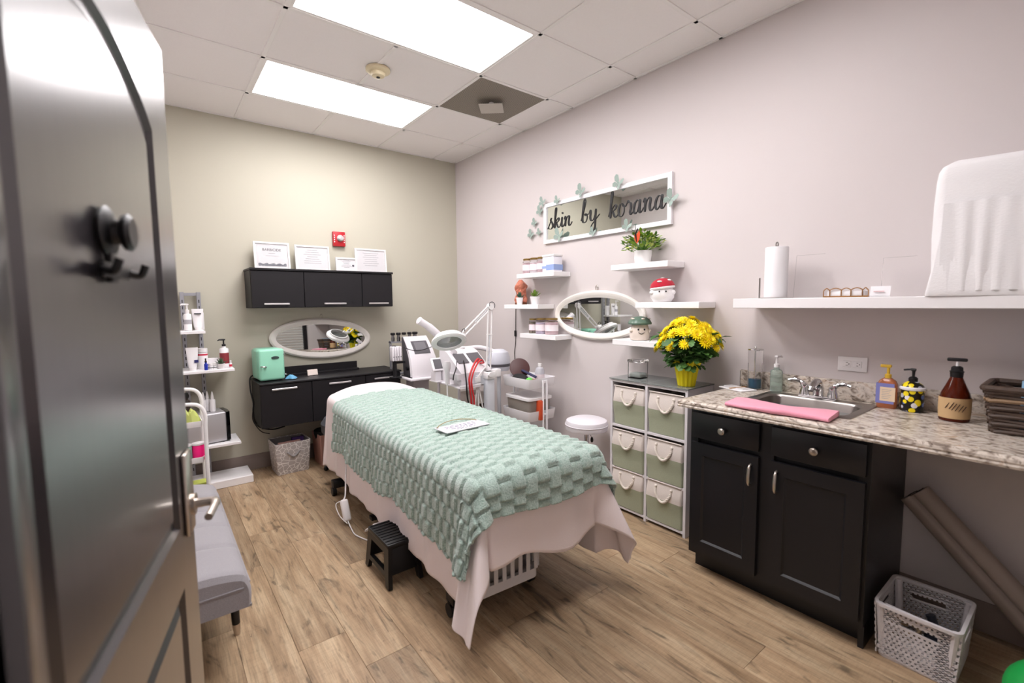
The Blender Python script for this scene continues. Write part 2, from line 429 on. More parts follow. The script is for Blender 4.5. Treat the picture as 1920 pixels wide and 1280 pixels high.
f0 = face_side(-TH/2, 1); f1 = face_side(TH/2, -1)
for i in range(4): bm.faces.new((f0[i], f0[(i+1) % 4], f1[(i+1) % 4], f1[i]))
part(d, 'door_slab', sl.mesh('door_slab', True, .35), DOORM)
# lever set
lv = part(d, 'lever_handle', MB().box(DW-.098, DW-.03, -TH/2-.012, -TH/2, .855, 1.06, .006), NICKEL, 'brushed nickel lever handle and plate')
part(lv, 'lever', MB().tube(crom([(DW-.062, -TH/2-.01, .925), (DW-.062, -TH/2-.04, .925), (DW-.068, -TH/2-.06, .926), (DW-.10, -TH/2-.066, .93), (DW-.165, -TH/2-.062, .925)], 5), [.012]*5+[.011]*10+[.009]*6, 10), NICKEL)
part(lv, 'rosette', MB().cyl((DW-.062, -TH/2-.02, .925), (DW-.062, -TH/2-.008, .925), .026), NICKEL)
part(lv, 'latch_plate', MB().box(DW-.001, DW+.002, -.013, .013, .85, 1.0), NICKEL)
hk = part(d, 'door_hook', MB().lathe([(.034, 0), (.036, .008), (.03, .016), (.018, .02), (.016, .034), (.024, .040), (.026, .052), (.02, .06)], 20, mat=Matrix.Translation((DW-.465, -TH/2, 1.535)) @ Matrix.Rotation(PI/2, 4, 'X') @ Matrix.Diagonal((1.15, 1.15, .62, 1))), BLACK, 'black knob with a double coat hook below')
hko = part(hk, 'hook', MB().box(DW-.455, DW-.425, -TH/2-.01, -TH/2, 1.455, 1.52, .003).box(DW-.50, DW-.38, -TH/2-.014, -TH/2-.006, 1.462, 1.485, .003)
     .tube(crom([(DW-.50, -TH/2-.01, 1.474), (DW-.505, -TH/2-.026, 1.47), (DW-.505, -TH/2-.034, 1.488)], 5), .006).tube(crom([(DW-.38, -TH/2-.01, 1.474), (DW-.375, -TH/2-.026, 1.47), (DW-.375, -TH/2-.034, 1.488)], 5), .006), BLACK)
hko.location.x = -.025
for z in (.25, 1.05, 1.8): part(d, 'hinge', MB().cyl((-.008, -TH/2, z), (-.008, -TH/2, z+.09), .008), NICKEL)
# ------------------------------------------------------------------ back wall: cabinets, frames, mirror
def floating_cabinet(name, label, x0, x1, z0, z1, dep, splits, topt, hz, hl):
    t = thing(name, label, 'cabinet', ((x0+x1)/2, 0, z0)); a = (x1-x0)/2; h = z1-z0
    part(t, 'body', MB().box(-a, a, -dep+.018, -.001, 0, h-topt, .002, 1), DARK)
    part(t, 'top', MB().box(-a-.006, a+.006, -dep-.008, -.001, h-topt, h, .003, 1), DARK)
    xs = [-a]+[s-(x0+x1)/2 for s in splits]+[a]
    for k in range(len(xs)-1):
        u, v = xs[k]+.0025, xs[k+1]-.0025
        dr = part(t, 'door', MB().box(u, v, -dep, -dep+.017, .002, h-topt-.004, .002, 1), DARK)
        c = (u+v)/2 + (.0 if k else -.02); 
        part(dr, 'handle', MB().box(c-hl/2, c+hl/2, -dep-.026, -dep-.018, hz-.007, hz+.007, .002, 1).box(c-hl/2+.012, c-hl/2+.02, -dep-.02, -dep+.001, hz-.004, hz+.004).box(c+hl/2-.02, c+hl/2-.012, -dep-.02, -dep+.001, hz-.004, hz+.004), M('satin_aluminium', 'd6d2d3', .35, .8))
    return t
def xat(px): return px
t = floating_cabinet('wall_cabinet', 'black three door cabinet mounted high under the framed certificates', -2.1, -.905, 1.403, 1.727, .3, [-1.70, -1.20], .018, .032, .19)
part(t, 'cable_grommet', MB().cyl((.22, -.3, .05), (.22, -.304, .05), .008), DARKG)
floating_cabinet('wall_cabinet', 'black three door cabinet hung low on the sage wall with dark countertop', -2.092, -.893, .43, .80, .4, [-1.70, -1.235], .016, .315, .19)
# riser on low cabinet
t = thing('ledge_riser', 'low black wooden ledge standing at the back of the countertop', 'ledge', (-1.515, -.03, .80))
part(t, 'back_board', MB().box(-.33, .33, -.018, 0, .0, .078, .002, 1), DARK)
part(t, 'lower_board', MB().box(-.33, .33, -.075, -.018, 0, .018, .002, 1), DARK)
# certificates
def text_mesh(txt, size, mat, extr=.0004):
    c = bpy.data.curves.new('txt', 'FONT'); c.body = txt; c.size = size; c.extrude = extr; c.align_x = 'CENTER'; c.align_y = 'CENTER'
    o = bpy.data.objects.new('txt', c); COL.objects.link(o)
    dg = bpy.context.evaluated_depsgraph_get(); me = bpy.data.meshes.new_from_object(o.evaluated_get(dg))
    bpy.data.objects.remove(o); bpy.data.curves.remove(c); me.materials.clear(); me.materials.append(mat); return me
INK = M('ink_grey', '55555c', .8); INKL = M('ink_pale', 'a8a6ac', .8)
def certificate(label, xl, xr, h, y, lean, style):
    t = thing('picture_frame', label, 'picture frame', ((xl+xr)/2, y, 1.727), 0, 'framed certificates on the wall cabinet')
    t.rotation_euler = (-lean, 0, .0); a = (xr-xl)/2
    part(t, 'frame', MB().ring([(-a, 0), (a, 0), (a, h), (-a, h)], [(-a+.014, .014), (a-.014, .014), (a-.014, h-.014), (-a+.014, h-.014)], 'y', -.016, 0), WHITE)
    pg = part(t, 'certificate', MB().box(-a+.013, a-.013, -.008, -.004, .013, h-.013), PAPER)
    ln = MB(); rnd = random.Random(label)
    if style == 0:
        me = text_mesh('BARBICIDE', .030, INK); o = part(pg, 'title', me, INK); o.location = (0, -.0085, h*.72); o.rotation_euler = (PI/2, 0, 0)
        for z, wd in ((.60, .05), (.5, .10)): ln.box(-wd/2, wd/2, -.0086, -.008, h*z-.0015, h*z+.0015)
        b2 = MB(); n = 16; b2.prism([(-a+.03, h*.13)]+[(-a+.03+(2*a-.06)*k/n, h*.22+.006*math.sin(k*1.7)+.004*math.sin(k*3.1)) for k in range(n+1)]+[(a-.03, h*.13)], 'y', -.0087, -.008)
        part(pg, 'printed_band', b2, M('ink_band', '7d7d84', .8))
    else:
        for k in range(7):
            z = h*(.82-.085*k); wd = a*rnd.choice([.5, .8, 1.0, .6]); ln.box(-wd/2, wd/2, -.0086, -.008, z-.0015, z+.0015)
        if style == 2: part(pg, 'seal', MB().lathe([(.01, 0), (.01, .0006)], 14, mat=Matrix.Translation((a*.62, -.008, h*.45)) @ Matrix.Rotation(PI/2, 4, 'X')), INK)
    part(pg, 'printed_lines', ln, INKL)
    part(t, 'pane', MB().box(-a+.013, a-.013, -.0115, -.0105, .013, h-.013), ACRYL)
    return t
certificate('white framed certificate with a bold dark title, leftmost on the wall cabinet', -2.035, -1.757, .236, -.10, .13, 0)
certificate('white framed certificate second from left on the wall cabinet', -1.713, -1.42, .228, -.10, .13, 1)
certificate('smallest white framed certificate on the wall cabinet', -1.377, -1.18, .132, -.135, .13, 2)
certificate('white framed certificate at the right end of the wall cabinet', -1.182, -.873, .232, -.095, .10, 1)
# fire alarm
t = thing('fire_alarm', 'red fire alarm strobe on the sage wall', 'alarm', (-1.303, 0, 1.972))
part(t, 'body', MB().box(-.057, .057, -.035, 0, 0, .136, .006), M('alarm_red', 'b3202a', .4))
part(t, 'strobe', MB().lathe([(.03, 0), (.03, .012), (.02, .026), (.006, .03)], 20, mat=Matrix.Translation((.006, -.035, .075)) @ Matrix.Rotation(PI/2, 4, 'X')), M('strobe_lens', 'e6e6e6', .15, .5))
lt = MB()
for s in (-1, 1):
    for k in range(4): lt.box(s*.045-.004, s*.045+.004, -.0357, -.035, .035+k*.02, .045+k*.02)
part(t, 'lettering', lt, WHITE, kind='stuff')
# oval mirrors
FRAMEW = M('antique_white_frame', 'e8e3dd', .5, bump=.2, bscale=60)
def oval_mirror(label, wall, c, a, b, fw, rot):
    t = thing('oval_mirror', label, 'mirror', (c[0], 0, c[1]) if wall == 'b' else (0, c[0], c[1]), 0 if wall == 'b' else -PI/2)
    n = 72; rows = []
    for (k, y) in ((0, -.002), (0, -.018), (.25, -.028), (.6, -.026), (.8, -.018), (1, -.014), (1, -.002)):
        rows.append([(u, y, v) for u, v in ell(0, 0, a-fw*k, b-fw*k, n, rot)])
    part(t, 'frame', MB().grid(rows, close_u=True, close_v=True), FRAMEW)
    part(t, 'glass', MB().prism(ell(0, 0, a-fw*.97, b-fw*.97, n, rot), 'y', -.013, -.006), MIRROR)
    part(t, 'hook', MB().tube(crom([(0, -.004, b-.004), (.012, -.006, b+.012), (.012, -.008, b+.03), (0, -.01, b+.036), (-.012, -.008, b+.03), (-.012, -.006, b+.012)], 4, True), .0025, 6, True).sphere((0, -.008, b+.038), .006), NICKEL)
    return t
om = oval_mirror('oval mirror with whitewashed frame on the sage wall above the low cabinet', 'b', (-1.488, 1.113), .453, .185, .055, -.045)
om.rotation_euler = (-.035, 0, 0); om.location.y = -.008
oval_mirror('oval mirror with whitewashed frame hanging on the mauve wall between small shelves', 'r', (-2.072, 1.322), .462, .193, .055, .0)
# mini fridge
MINT = M('mint_enamel', '97d9bd', .3)
t = thing('mini_fridge', 'mint green retro mini fridge on the low black cabinet', 'fridge', (-1.99, -.2, .80), .06)
part(t, 'body', MB().box(-.098, .098, -.075, .13, .008, .268, .03, 4), MINT)
dr = part(t, 'door', MB().box(-.098, .098, -.125, -.079, .008, .268, .022, 4), MINT)
part(dr, 'badge', MB().lathe([(.03, 0), (.03, .004), (.026, .006)], 24, sy=.42, mat=Matrix.Translation((.025, -.125, .195)) @ Matrix.Rotation(PI/2, 4, 'X')), M('badge_dark', '4b5a58', .2, .7))
part(dr, 'handle', MB().tube(crom([(-.082, -.124, .13), (-.08, -.145, .13), (-.055, -.148, .128), (-.045, -.135, .125)], 4), .006).sphere((-.05, -.132, .125), .01), CHROME)
for z in (.05, .22): part(t, 'hinge', MB().cyl((.09, -.12, z), (.108, -.112, z), .006).cyl((.104, -.125, z), (.104, -.085, z), .005), CHROME)
for sx in (-.07, .07):
    for sy in (-.09, .1): part(t, 'foot', MB().cyl((sx, sy, 0), (sx, sy, .012), .012), BLACK)
# card block, blue packet
t = thing('card_holder', 'small holder with white business cards on the black countertop', 'card holder', (-1.635, -.19, .80), .05)
part(t, 'stand', MB().box(-.045, .045, -.02, .02, 0, .008, .002, 1).box(-.045, .045, .012, .018, 0, .04), ACRYL)
part(t, 'cards', MB().box(-.043, .043, -.006, .006, .0, .052, mat=rotm('X', -.25)), M('card_cream', 'e3d6cd', .6))
def crumpled(w, d, h, seed, nx=10, ny=7):
    rnd = random.Random(seed); mb = MB(); top = []
    for i in range(nx+1):
        top.append([(w*(i/nx-.5), d*(j/ny-.5)+.15*d*math.sin(i*.7), h*(.15+.85*math.sin(PI*min(1, max(0, i/nx)))**.6*math.sin(PI*j/ny)**.5*(.6+.5*rnd.random()))) for j in range(ny+1)])
    mb.grid(top); mb.grid([[(p[0], p[1], .0) for p in r] for r in top]); return mb
single('tissue_packet', crumpled(.085, .06, .04, 3), M('packet_blue', '6fb0d6', .5), 'crumpled light blue packet beside the mint fridge', 'packet', (-1.835, -.29, .80), -.5)
# cord of fridge
single('fridge_cable', MB().tube(crom([(-2.08, -.085, .84), (-2.115, -.1, .81), (-2.125, -.16, .72), (-2.115, -.2, .62), (-2.12, -.2, .55), (-2.105, -.15, .45), (-2.05, -.06, .37), (-1.95, -.03, .33), (-1.85, -.025, .34)], 6), .006, 8)
       .tube(crom([(-2.12, -.2, .56), (-2.125, -.19, .48), (-2.09, -.14, .4), (-2.04, -.07, .33), (-1.98, -.045, .3)], 5), .004, 6), BLACK, 'black power cord hanging beside the low black cabinet', 'cord')
# patterned fabric basket
def mat_lines(name, bg, fg, scale, thr):
    m = M(name, bg, .85); nt, ns, L, b = nodes(m)
    tc = ns.new('ShaderNodeTexCoord'); vo = ns.new('ShaderNodeTexVoronoi'); vo.feature = 'DISTANCE_TO_EDGE'; vo.inputs['Scale'].default_value = scale; L.new(tc.outputs['Object'], vo.inputs['Vector'])
    rp = ns.new('ShaderNodeValToRGB'); rp.color_ramp.interpolation = 'CONSTANT'; rp.color_ramp.elements[0].color = lin(fg); rp.color_ramp.elements[1].position = thr; rp.color_ramp.elements[1].color = lin(bg)
    L.new(vo.outputs['Distance'], rp.inputs[0]); L.new(rp.outputs[0], b.inputs['Base Color']); return m
def open_box(w0, d0, w1, d1, h, th=.006, rr=.01, n=3):
    mb = MB()
    def R(w, d, z, r=rr): return [(u, v, z) for u, v in rrect(-w/2, w/2, -d/2, d/2, r, n)]
    mb.grid([R(w0-.002, d0-.002, .0), R(w0, d0, .002), R(w1, d1, h), R(w1-2*th, d1-2*th, h), R(w0-2*th, d0-2*th, th)], close_u=True, cap=True); return mb
t = thing('storage_basket', 'grey fabric storage basket with white line pattern under the low cabinet', 'basket', (-1.86, -.215, 0), .03)
part(t, 'body', open_box(.25, .22, .285, .26, .27), mat_lines('basket_pattern', 'b6afac', 'e6e2df', 27, .05))
part(t, 'lining', open_box(.235, .205, .272, .247, .262, .003).box(0, .001, 0, .001, 0.01, .011), M('lining_grey', '8f8b8b', .9))
part(t, 'handle', MB().tube(crom([(-.05, -.128, .19), (0, -.136, .15), (.05, -.128, .19)], 6), .007, 8), M('lining_grey', '8f8b8b', .9))
single('folder', MB().box(-.09, .09, -.006, .006, 0, .25, .002, 1), M('folder_pink', 'b98d84', .8), 'dusty pink folder standing in the patterned basket', 'folder', (-1.87, -.26, .012), .05)
single('booklet', MB().box(-.05, .05, -.012, .012, 0, .262, .002, 1), M('booklet_purple', '4a2f66', .6), 'purple booklet standing in the patterned basket', 'booklet', (-1.79, -.20, .012), .05)
# pink bin
PINKB = M('bin_pink', 'c79a90', .7)
t = thing('waste_bin', 'dusty pink bin half hidden behind the treatment table head', 'bin', (-1.535, -.22, 0), .05)
part(t, 'body', open_box(.19, .2, .22, .23, .28, .005, .012), PINKB)
part(t, 'liner', MB().lathe([(.10, .2), (.12, .275), (.118, .30), (.10, .295), (.09, .25)], 20, sy=1.0, cap=False), M('liner_black', '1a181a', .5))
# grey swivel stool near head
t = thing('saddle_stool', 'dark grey padded stool tucked behind the head of the treatment table', 'stool', (-1.47, -.52, 0))
part(t, 'seat', MB().lathe([(.10, .30), (.17, .31), (.195, .35), (.2, .42), (.17, .465), (.08, .475)], 28), M('vinyl_grey', '55575c', .55))
part(t, 'column', MB().cyl((0, 0, .08), (0, 0, .31), .025), CHROME)
for k in range(5):
    a = 2*PI*k/5+.3; l = part(t, 'leg', MB().tube([(0, 0, .09), (.17*math.cos(a), .17*math.sin(a), .055)], [.018, .012], 8), BLACK)
    part(l, 'caster', MB().sphere((.17*math.cos(a), .17*math.sin(a), .024), .022, .014, .024, 12, 8), BLACK)

# ------------------------------------------------------------------ display shelving and products (left corner)
t = thing('display_shelf', 'grey and white retail shelving with cosmetics in the left corner', 'shelf', (-2.5, -.04, 0))
for px in (-.045, .064): 
    po = part(t, 'post', MB().box(px-.014, px+.014, -.02, .02, .0, 1.535, .002, 1), GREY)
    sm = MB()
    for k in range(28): sm.box(px-.003, px+.003, -.0206, -.0198, .1+k*.05, .125+k*.05)
    part(po, 'slots', sm, BLACKM, kind='stuff')
part(t, 'crossbar', MB().box(-.045, .064, -.012, .012, 1.505, 1.53, .002, 1), GREY)
def dshelf(x0, x1, z, y0=-.32, y1=-.022, th=.022): part(t, 'shelf_board', MB().box(x0+2.5, x1+2.5, y0+.04, y1+.04-.02, z-th, z, .003, 1), SHELFW)
dshelf(-2.75, -2.425, 1.238); dshelf(-2.78, -2.25, .937, -.34); dshelf(-2.78, -2.235, .352, -.34)
part(t, 'base_deck', MB().box(-.28, .336, -.30, -.02, 0.0, .062, .004, 1), SHELFW)
def bottle(name, label, loc, prof, mat, cap=None, capmat=None, lab=None, labmat=None, pump=None, n=20, sx=1, sy=1, rz=0, group=None, cat='bottle'):
    t = thing(name, label, cat, loc, rz, group)
    part(t, 'body', MB().lathe(prof, n, sx=sx, sy=sy), mat)
    if cap: part(t, 'cap', MB().lathe(cap, n), capmat or WHITE)
    if lab: part(t, 'printed_label', MB().lathe([(lab[0], lab[1]), (lab[0], lab[2])], n, cap=False, sx=sx, sy=sy), labmat)
    if pump:
        z, hh, pm, d = pump
        p = part(t, 'pump', MB().lathe([(.014, z), (.014, z+.018), (.006, z+.02), (.005, z+hh-.01)], 14), pm)
        part(p, 'nozzle', MB().box(-.012, .012, -.009, .009, z+hh-.012, z+hh, .004).tube([(0, 0, z+hh-.006), (d*.03, -.008, z+hh-.005), (d*.042, -.01, z+hh-.012)], [.007, .006, .004], 8), pm)
    return t
def cyl_prof(r, h, b=.004, neck=None):
    p = [(r-b, 0), (r, b), (r, h-b*2), (r-b, h-b*.5)]
    if neck: p += [(neck, h), (neck, h+.012)]
    return p
def tubeprod(label, loc, w, h, mat, band=None, bandmat=None, rz=0, group=None):
    t = thing('cosmetic_tube', label, 'tube', loc, rz, group); mb = MB(); rows = []
    for z, ww, dd in ((.022, w*.72, w*.55), (h*.4, w*.86, w*.42), (h*.8, w*.98, w*.18), (h, w*1.04, .006)):
        rows.append([(u, v, z) for u, v in ell(0, 0, ww/2, dd/2, 20)])
    part(t, 'body', mb.grid(rows, close_u=True, cap=True), mat)
    part(t, 'cap', MB().lathe([(w*.30, 0), (w*.32, .02), (w*.32, .025)], 18), WHITE)
    if band: part(t, 'printed_mark', MB().box(band[0], band[1], -w*.27, -w*.05, band[2], band[3]), bandmat)
    return t
WB = M('white_bottle', 'eceaec', .35); BLU = M('print_navy', '2d2f66', .5); RED = M('print_red', 'c8324a', .5)
ORG = M('print_orange', 'e07a50', .5); PBLK = M('print_black', '2b2b2e', .5); COB = M('cobalt_glass', '1b2fa0', .1)
bottle('pump_bottle', 'tall white pump bottle on the top grey retail shelf', (-2.525, -.2, 1.238), cyl_prof(.026, .13, .005, .013), WB, pump=(.14, .065, WHITE, -1), lab=(.0263, .05, .085), labmat=INKL)
tubeprod('white cosmetic tube with black print on the top grey retail shelf', (-2.46, -.2, 1.238), .074, .165, WB, (-.022, .022, .125, .132), PBLK)
single('carton', MB().box(-.028, .028, -.016, .016, 0, .135, .001, 1), WB, 'slim white carton at the back of the top grey retail shelf', 'carton', (-2.443, -.11, 1.238), .1)
tubeprod('large white tube with a navy square on the middle retail shelf', (-2.515, -.27, .937), .075, .175, WB, (.01, .036, .06, .08), BLU)
bottle('supplement_bottle', 'white tub with a pink stripe on the middle retail shelf', (-2.445, -.2, .937), cyl_prof(.034, .13), WB, [(.035, .13), (.035, .158), (.03, .16)], WHITE, (.0345, .105, .118), RED)
bottle('dropper_bottle', 'small cobalt blue dropper bottle on the middle retail shelf', (-2.435, -.31, .937), cyl_prof(.012, .05, .003, .007), COB, [(.008, .06), (.008, .068), (.005, .07), (.005, .09)], BLACK)
for k, (x, y) in enumerate(((-2.405, -.30), (-2.375, -.29))):
    bottle('cream_jar', ['small white cream jar beside the cobalt dropper bottle', 'small white cream jar beside the little potted succulent'][k], (x, y, .937), cyl_prof(.016, .03), WB, [(.0165, .03), (.0165, .048), (.012, .05)], WHITE, (.0164, .012, .018), PBLK, cat='jar', group='cream jars on the retail shelf')
single('carton', MB().box(-.05, .05, -.03, .03, 0, .075, .002, 1), WB, 'white carton lying behind the jars on the middle retail shelf', 'carton', (-2.385, -.16, .937), .15)
bottle('pump_bottle', 'white pump bottle with red label and black pump on the middle retail shelf', (-2.30, -.2, .937), cyl_prof(.032, .155, .006, .014), WB, pump=(.165, .06, BLACK, -1), lab=(.0325, .03, .115), labmat=M('print_wine', '8a3038', .5))
bottle('serum_bottle', 'tiny bottle with a red mark at the end of the middle retail shelf', (-2.272, -.30, .937), cyl_prof(.01, .045), WB, [(.007, .045), (.007, .06)], WHITE, (.0103, .012, .03), RED)
def succulent(label, loc, pr, ph, col, n=14, ln=.04, group=None, potmat=None):
    t = thing('potted_succulent', label, 'plant', loc, 0, group)
    part(t, 'pot', MB().lathe([(pr*.72, 0), (pr*.75, .002), (pr, ph), (pr*.9, ph), (pr*.85, ph-.008)], 20), potmat or WHITE)
    mb = MB().lathe([(.001, ln*.05), (ln*.06+.001, ln*.3), (ln*.12, ln*.55), (ln*.05, ln*.85), (.0005, ln)], 6, sy=.5)
    me = mb.mesh('leaf'); me.materials.append(M('succulent_'+col, col, .5)); rnd = random.Random(label)
    for k in range(n):
        lf = part(t, 'leaf', me, None); lf.location = (0, 0, ph-.008); lf.rotation_euler = ((.15+.9*(k % 3)/2.2), 0, 2*PI*k*.382+rnd.random()*.3); lf.scale = [1.25]*3
    return t
succulent('little succulent in a white pot on the retail shelf beside the red labelled pump bottle', (-2.335, -.30, .937), .027, .04, '3f5b3e', 14, .045)
# lower shelf: hot towel cabinet with bottles on top
t = thing('towel_warmer', 'silver towel warmer with black glass door on the retail shelf', 'appliance', (-2.43, -.19, .352), .12)
part(t, 'body', MB().box(-.16, .1, -.1, .11, .006, .24, .012, 3), M('silver_plastic', 'b9b7ba', .35, .4))
part(t, 'door', MB().prism([(.1, -.105), (.125, -.09), (.133, 0), (.125, .1), (.1, .112)], 'z', .012, .238), M('black_gloss', '08080a', .08))
for sx in (-.14, .08):
    for sy in (-.08, .09): part(t, 'foot', MB().cyl((sx, sy, 0), (sx, sy, .008), .012), BLACK)
for k, (x, y) in enumerate(((-2.46, -.2), (-2.43, -.17), (-2.40, -.21))):
    bottle('squeeze_bottle', ['white squeeze bottle on the towel warmer, leftmost', 'white squeeze bottle on the towel warmer, middle', 'white squeeze bottle on the towel warmer, rightmost'][k], (x, y, .592), cyl_prof(.02, .1, .004, .01), WB, [(.012, .105), (.009, .13), (.004, .155), (.003, .16)], WHITE, group='squeeze bottles on the towel warmer')
# white tube trolley in front
t = thing('rolling_cart', 'white tube framed trolley half hidden behind the open door', 'cart', (-2.67, -1.12, 0))
for y in (-.09, .13):
    z = .845 if y < 0 else .905
    part(t, 'tube_frame', MB().tube(crom([(-.14, y, .06), (-.14, y, z-.08), (-.12, y, z-.02), (-.07, y, z), (.07, y, z), (.125, y, z-.02), (.148, y, z-.08), (.145, y, z-.2), (.14, y, .06)], 6), .011, 10), WHITEM)
for z in (.25, .48, .70):
    part(t, 'tray', open_box(.26, .20, .265, .205, .035, .004, .015), WHITEM).location = (0, .02, z)
for sx in (-.14, .14):
    for sy in (-.09, .13): part(t, 'caster', MB().cyl((sx-.01, sy, .03), (sx+.01, sy, .03), .03).cyl((sx, sy, .03), (sx, sy, .07), .008), BLACK)
single('pouch', crumpled(.12, .1, .10, 5), M('pouch_lime', 'b9c26a', .6), 'lime green pouch on the upper tray of the tube trolley', 'pouch', (-2.60, -1.10, .706))
bottle('bottle', 'dark bottle standing on the tube trolley upper tray', (-2.60, -.98, .706), cyl_prof(.02, .13, .004, .01), M('dark_bottle', '2c1d18', .3), [(.012, .14), (.012, .175)], BLACK)
bottle('spray_bottle', 'hot pink bottle on the tube trolley', (-2.565, -1.16, .486), cyl_prof(.032, .1), M('hot_pink', 'f0147a', .4), [(.033, .1), (.033, .11)], WHITE)
bottle('canister', 'canister with green zigzag pattern on the tube trolley', (-2.625, -1.16, .486), cyl_prof(.03, .10), M('zigzag_green', '8fb0a2', .6), [(.031, .1), (.031, .108)], WHITE, cat='canister')
single('box', MB().box(-.05, .05, -.04, .04, 0, .09, .002, 1), M('box_lime', 'b5bf58', .6), 'lime green box on the lower tray of the tube trolley', 'box', (-2.58, -1.13, .256))
# bench
FAB = mat_fabric('bench_fabric', '989599', 420, .22)
t = thing('bench', 'grey upholstered bench with channel seams along the left wall', 'bench', (-2.685, -1.995, 0))
def bench_pad():
    mb = MB(); L2 = .575; W2 = .18; rows = []; n = 90
    for i in range(n+1):
        y = -L2 + 2*L2*i/n; e = min(1, (L2-abs(y))/.035); e = math.sqrt(max(0, 1-(1-e)**2))
        seam = 0
        for s in (-.30, -.06, .14, .34): seam += -.012*math.exp(-((y-s)/.014)**2)
        r = []
        hw = W2-.012*(1-e)
        prof = [(-hw, .28), (-hw-.004, .32), (-hw+.0, .36), (-hw+.02, .39+.02*e), (-.08, .405+.028*e), (0, .41+.028*e), (.08, .405+.028*e), (hw-.02, .39+.02*e), (hw, .36), (hw+.004, .32), (hw, .28)]
        prof = [(p.x, p.y) for p in crom([(a, b, 0) for a, b in prof], 3)]
        for (x, z) in prof: r.append((x, y, z + (seam*max(0, (z-.33)/.1) if z > .33 else 0)))
        rows.append(r)
    mb.grid(rows); mb.bm.faces.new([v for v in mb.bm.verts[:]][:len(rows[0])]) if False else None
    for r in (rows[0], rows[-1]): mb.bm.faces.new([mb.bm.verts.new(p) for p in r])
    mb.box(-W2, W2, -L2+.004, L2-.004, .278, .287)
    return mb
part(t, 'seat', bench_pad(), FAB)
part(t, 'welt', MB().tube([(.1795, -.54, .36), (.1795, 0, .36), (.1795, .54, .36)], .004, 6).tube([(-.155, -.5755, .36), (.155, -.5755, .36)], .004, 6), FAB)
for sx in (-.12, .145):
    for sy in (-.275, .4):
        l = part(t, 'leg', MB().cyl((sx, sy, .281), (sx+.008*(1 if sx > 0 else -1), sy, .05), .021, .0155), BLACK)
        part(l, 'metal_tip', MB().cyl((sx+.008*(1 if sx > 0 else -1), sy, .05), (sx+.01*(1 if sx > 0 else -1), sy, 0), .0158, .0125), NICKEL)
# ------------------------------------------------------------------ treatment table
BX, BY, BR = -1.378, -1.905, -math.radians(1.9)
WID, LEN, ZT = .352, 2.26, .70
YFT = -LEN/2
t = thing('treatment_table', 'padded treatment table on black wheeled base in the middle of the room', 'table', (BX, BY, 0), BR)
part(t, 'mattress', MB().box(-WID+.004, WID-.004, YFT+.004, .80, .56, ZT-.006, .03, 3), M('vinyl_white', 'd9d3d3', .5))
part(t, 'headrest', MB().box(-.25, .25, .80, LEN/2-.01, .60, ZT-.006, .03, 3), M('vinyl_white', 'd9d3d3', .5))
part(t, 'top_frame', MB().box(-.28, .28, -.95, .75, .50, .56, .004, 1), BLACKM)
for y in (-.86, .86):
    cb = part(t, 'cross_foot', MB().box(-.40 if y > 0 else -.345, .37 if y > 0 else .13, y-.035, y+.035, .062, .115, .006), BLACK)
    for x in ((-.39, .35) if y > 0 else (-.335, .12)):
        part(cb, 'caster', MB().cyl((x-.014, y, .032), (x+.014, y, .032), .032).box(x-.012, x+.012, y-.012, y+.012, .04, .07), BLACK)
part(t, 'base_beam', MB().box(-.05, .05, -.84, .84, .07, .114, .005), BLACK)
part(t, 'base_plate', MB().box(-.28, .2, -.1, .34, .05, .075, .004).box(-.36, .1, .12, .17, .075, .10, .004), BLACK)
part(t, 'lift_column', MB().box(-.12, .12, -.14, .14, .10, .36, .01).box(-.09, .09, -.11, .11, .36, .52, .01), BLACKM)
def drape(u, v, zt, wid, off, fl, tail, fold, fseed=0, ytop=LEN, pill=True, rlim=9):
    """cloth point (u across, v from foot edge towards the head) laid on the table and hanging over its sides"""
    re = .045
    w = wid - re; y0 = re
    a = max(0, abs(u)-w); b = max(0, y0-v); c = max(0, v-(ytop-re)); sg = 1 if u >= 0 else -1
    e = b if b > 0 else c; ys = -1 if b > 0 else 1
    cx = sg*min(abs(u), w); cy = min(max(v, y0), ytop-re)
    rho = math.hypot(a, e)
    psi = math.atan2(e, a)
    if a > 0 and e > 0 and rho > rlim: rho = rlim+(rho-rlim)*.22
    crown = .022*(1-(cx/w)**2)
    if pill:
        s = max(0, min(1, (v-1.92)/.16)); s = s*s*(3-2*s); crown += .055*s*(1-(abs(cx)/w)**3*.6)
    if c > 0: tail *= .25
    if rho == 0: return Vector((cx, cy+YFT, zt+crown+off))
    R = re+off
    if rho < re*PI/2: an = rho/re; out = R*math.sin(an); dr = R*(1-math.cos(an))-off; drop = 0
    else: drop = rho-re*PI/2; out = R; dr = R-off+drop
    out += fl*drop + tail*drop*math.sin(2*psi)**2
    if a > 0 and e > 0:
        wob = .35*tail*drop*math.sin(6*psi+.8); out += wob
        psi2 = psi + .10*math.sin(4*psi)*min(1, drop/.2)
    else: psi2 = psi
    if e == 0:
        q = v+fseed; out += fold*min(1, drop/.25)*(math.sin(q*21)+.6*math.sin(q*37+1.3)+.4*math.sin(q*11+.5))*.5
    elif a == 0:
        q = u+fseed; out += fold*min(1, drop/.2)*(math.sin(q*17+.6)+.5*math.sin(q*31))*.5
    zl = crown*(1-min(1, rho/.1))
    return Vector((cx+sg*out*math.cos(psi2), cy+YFT+ys*out*math.sin(psi2), zt+zl-dr+off*0))
def smoothhem(x, k): return k
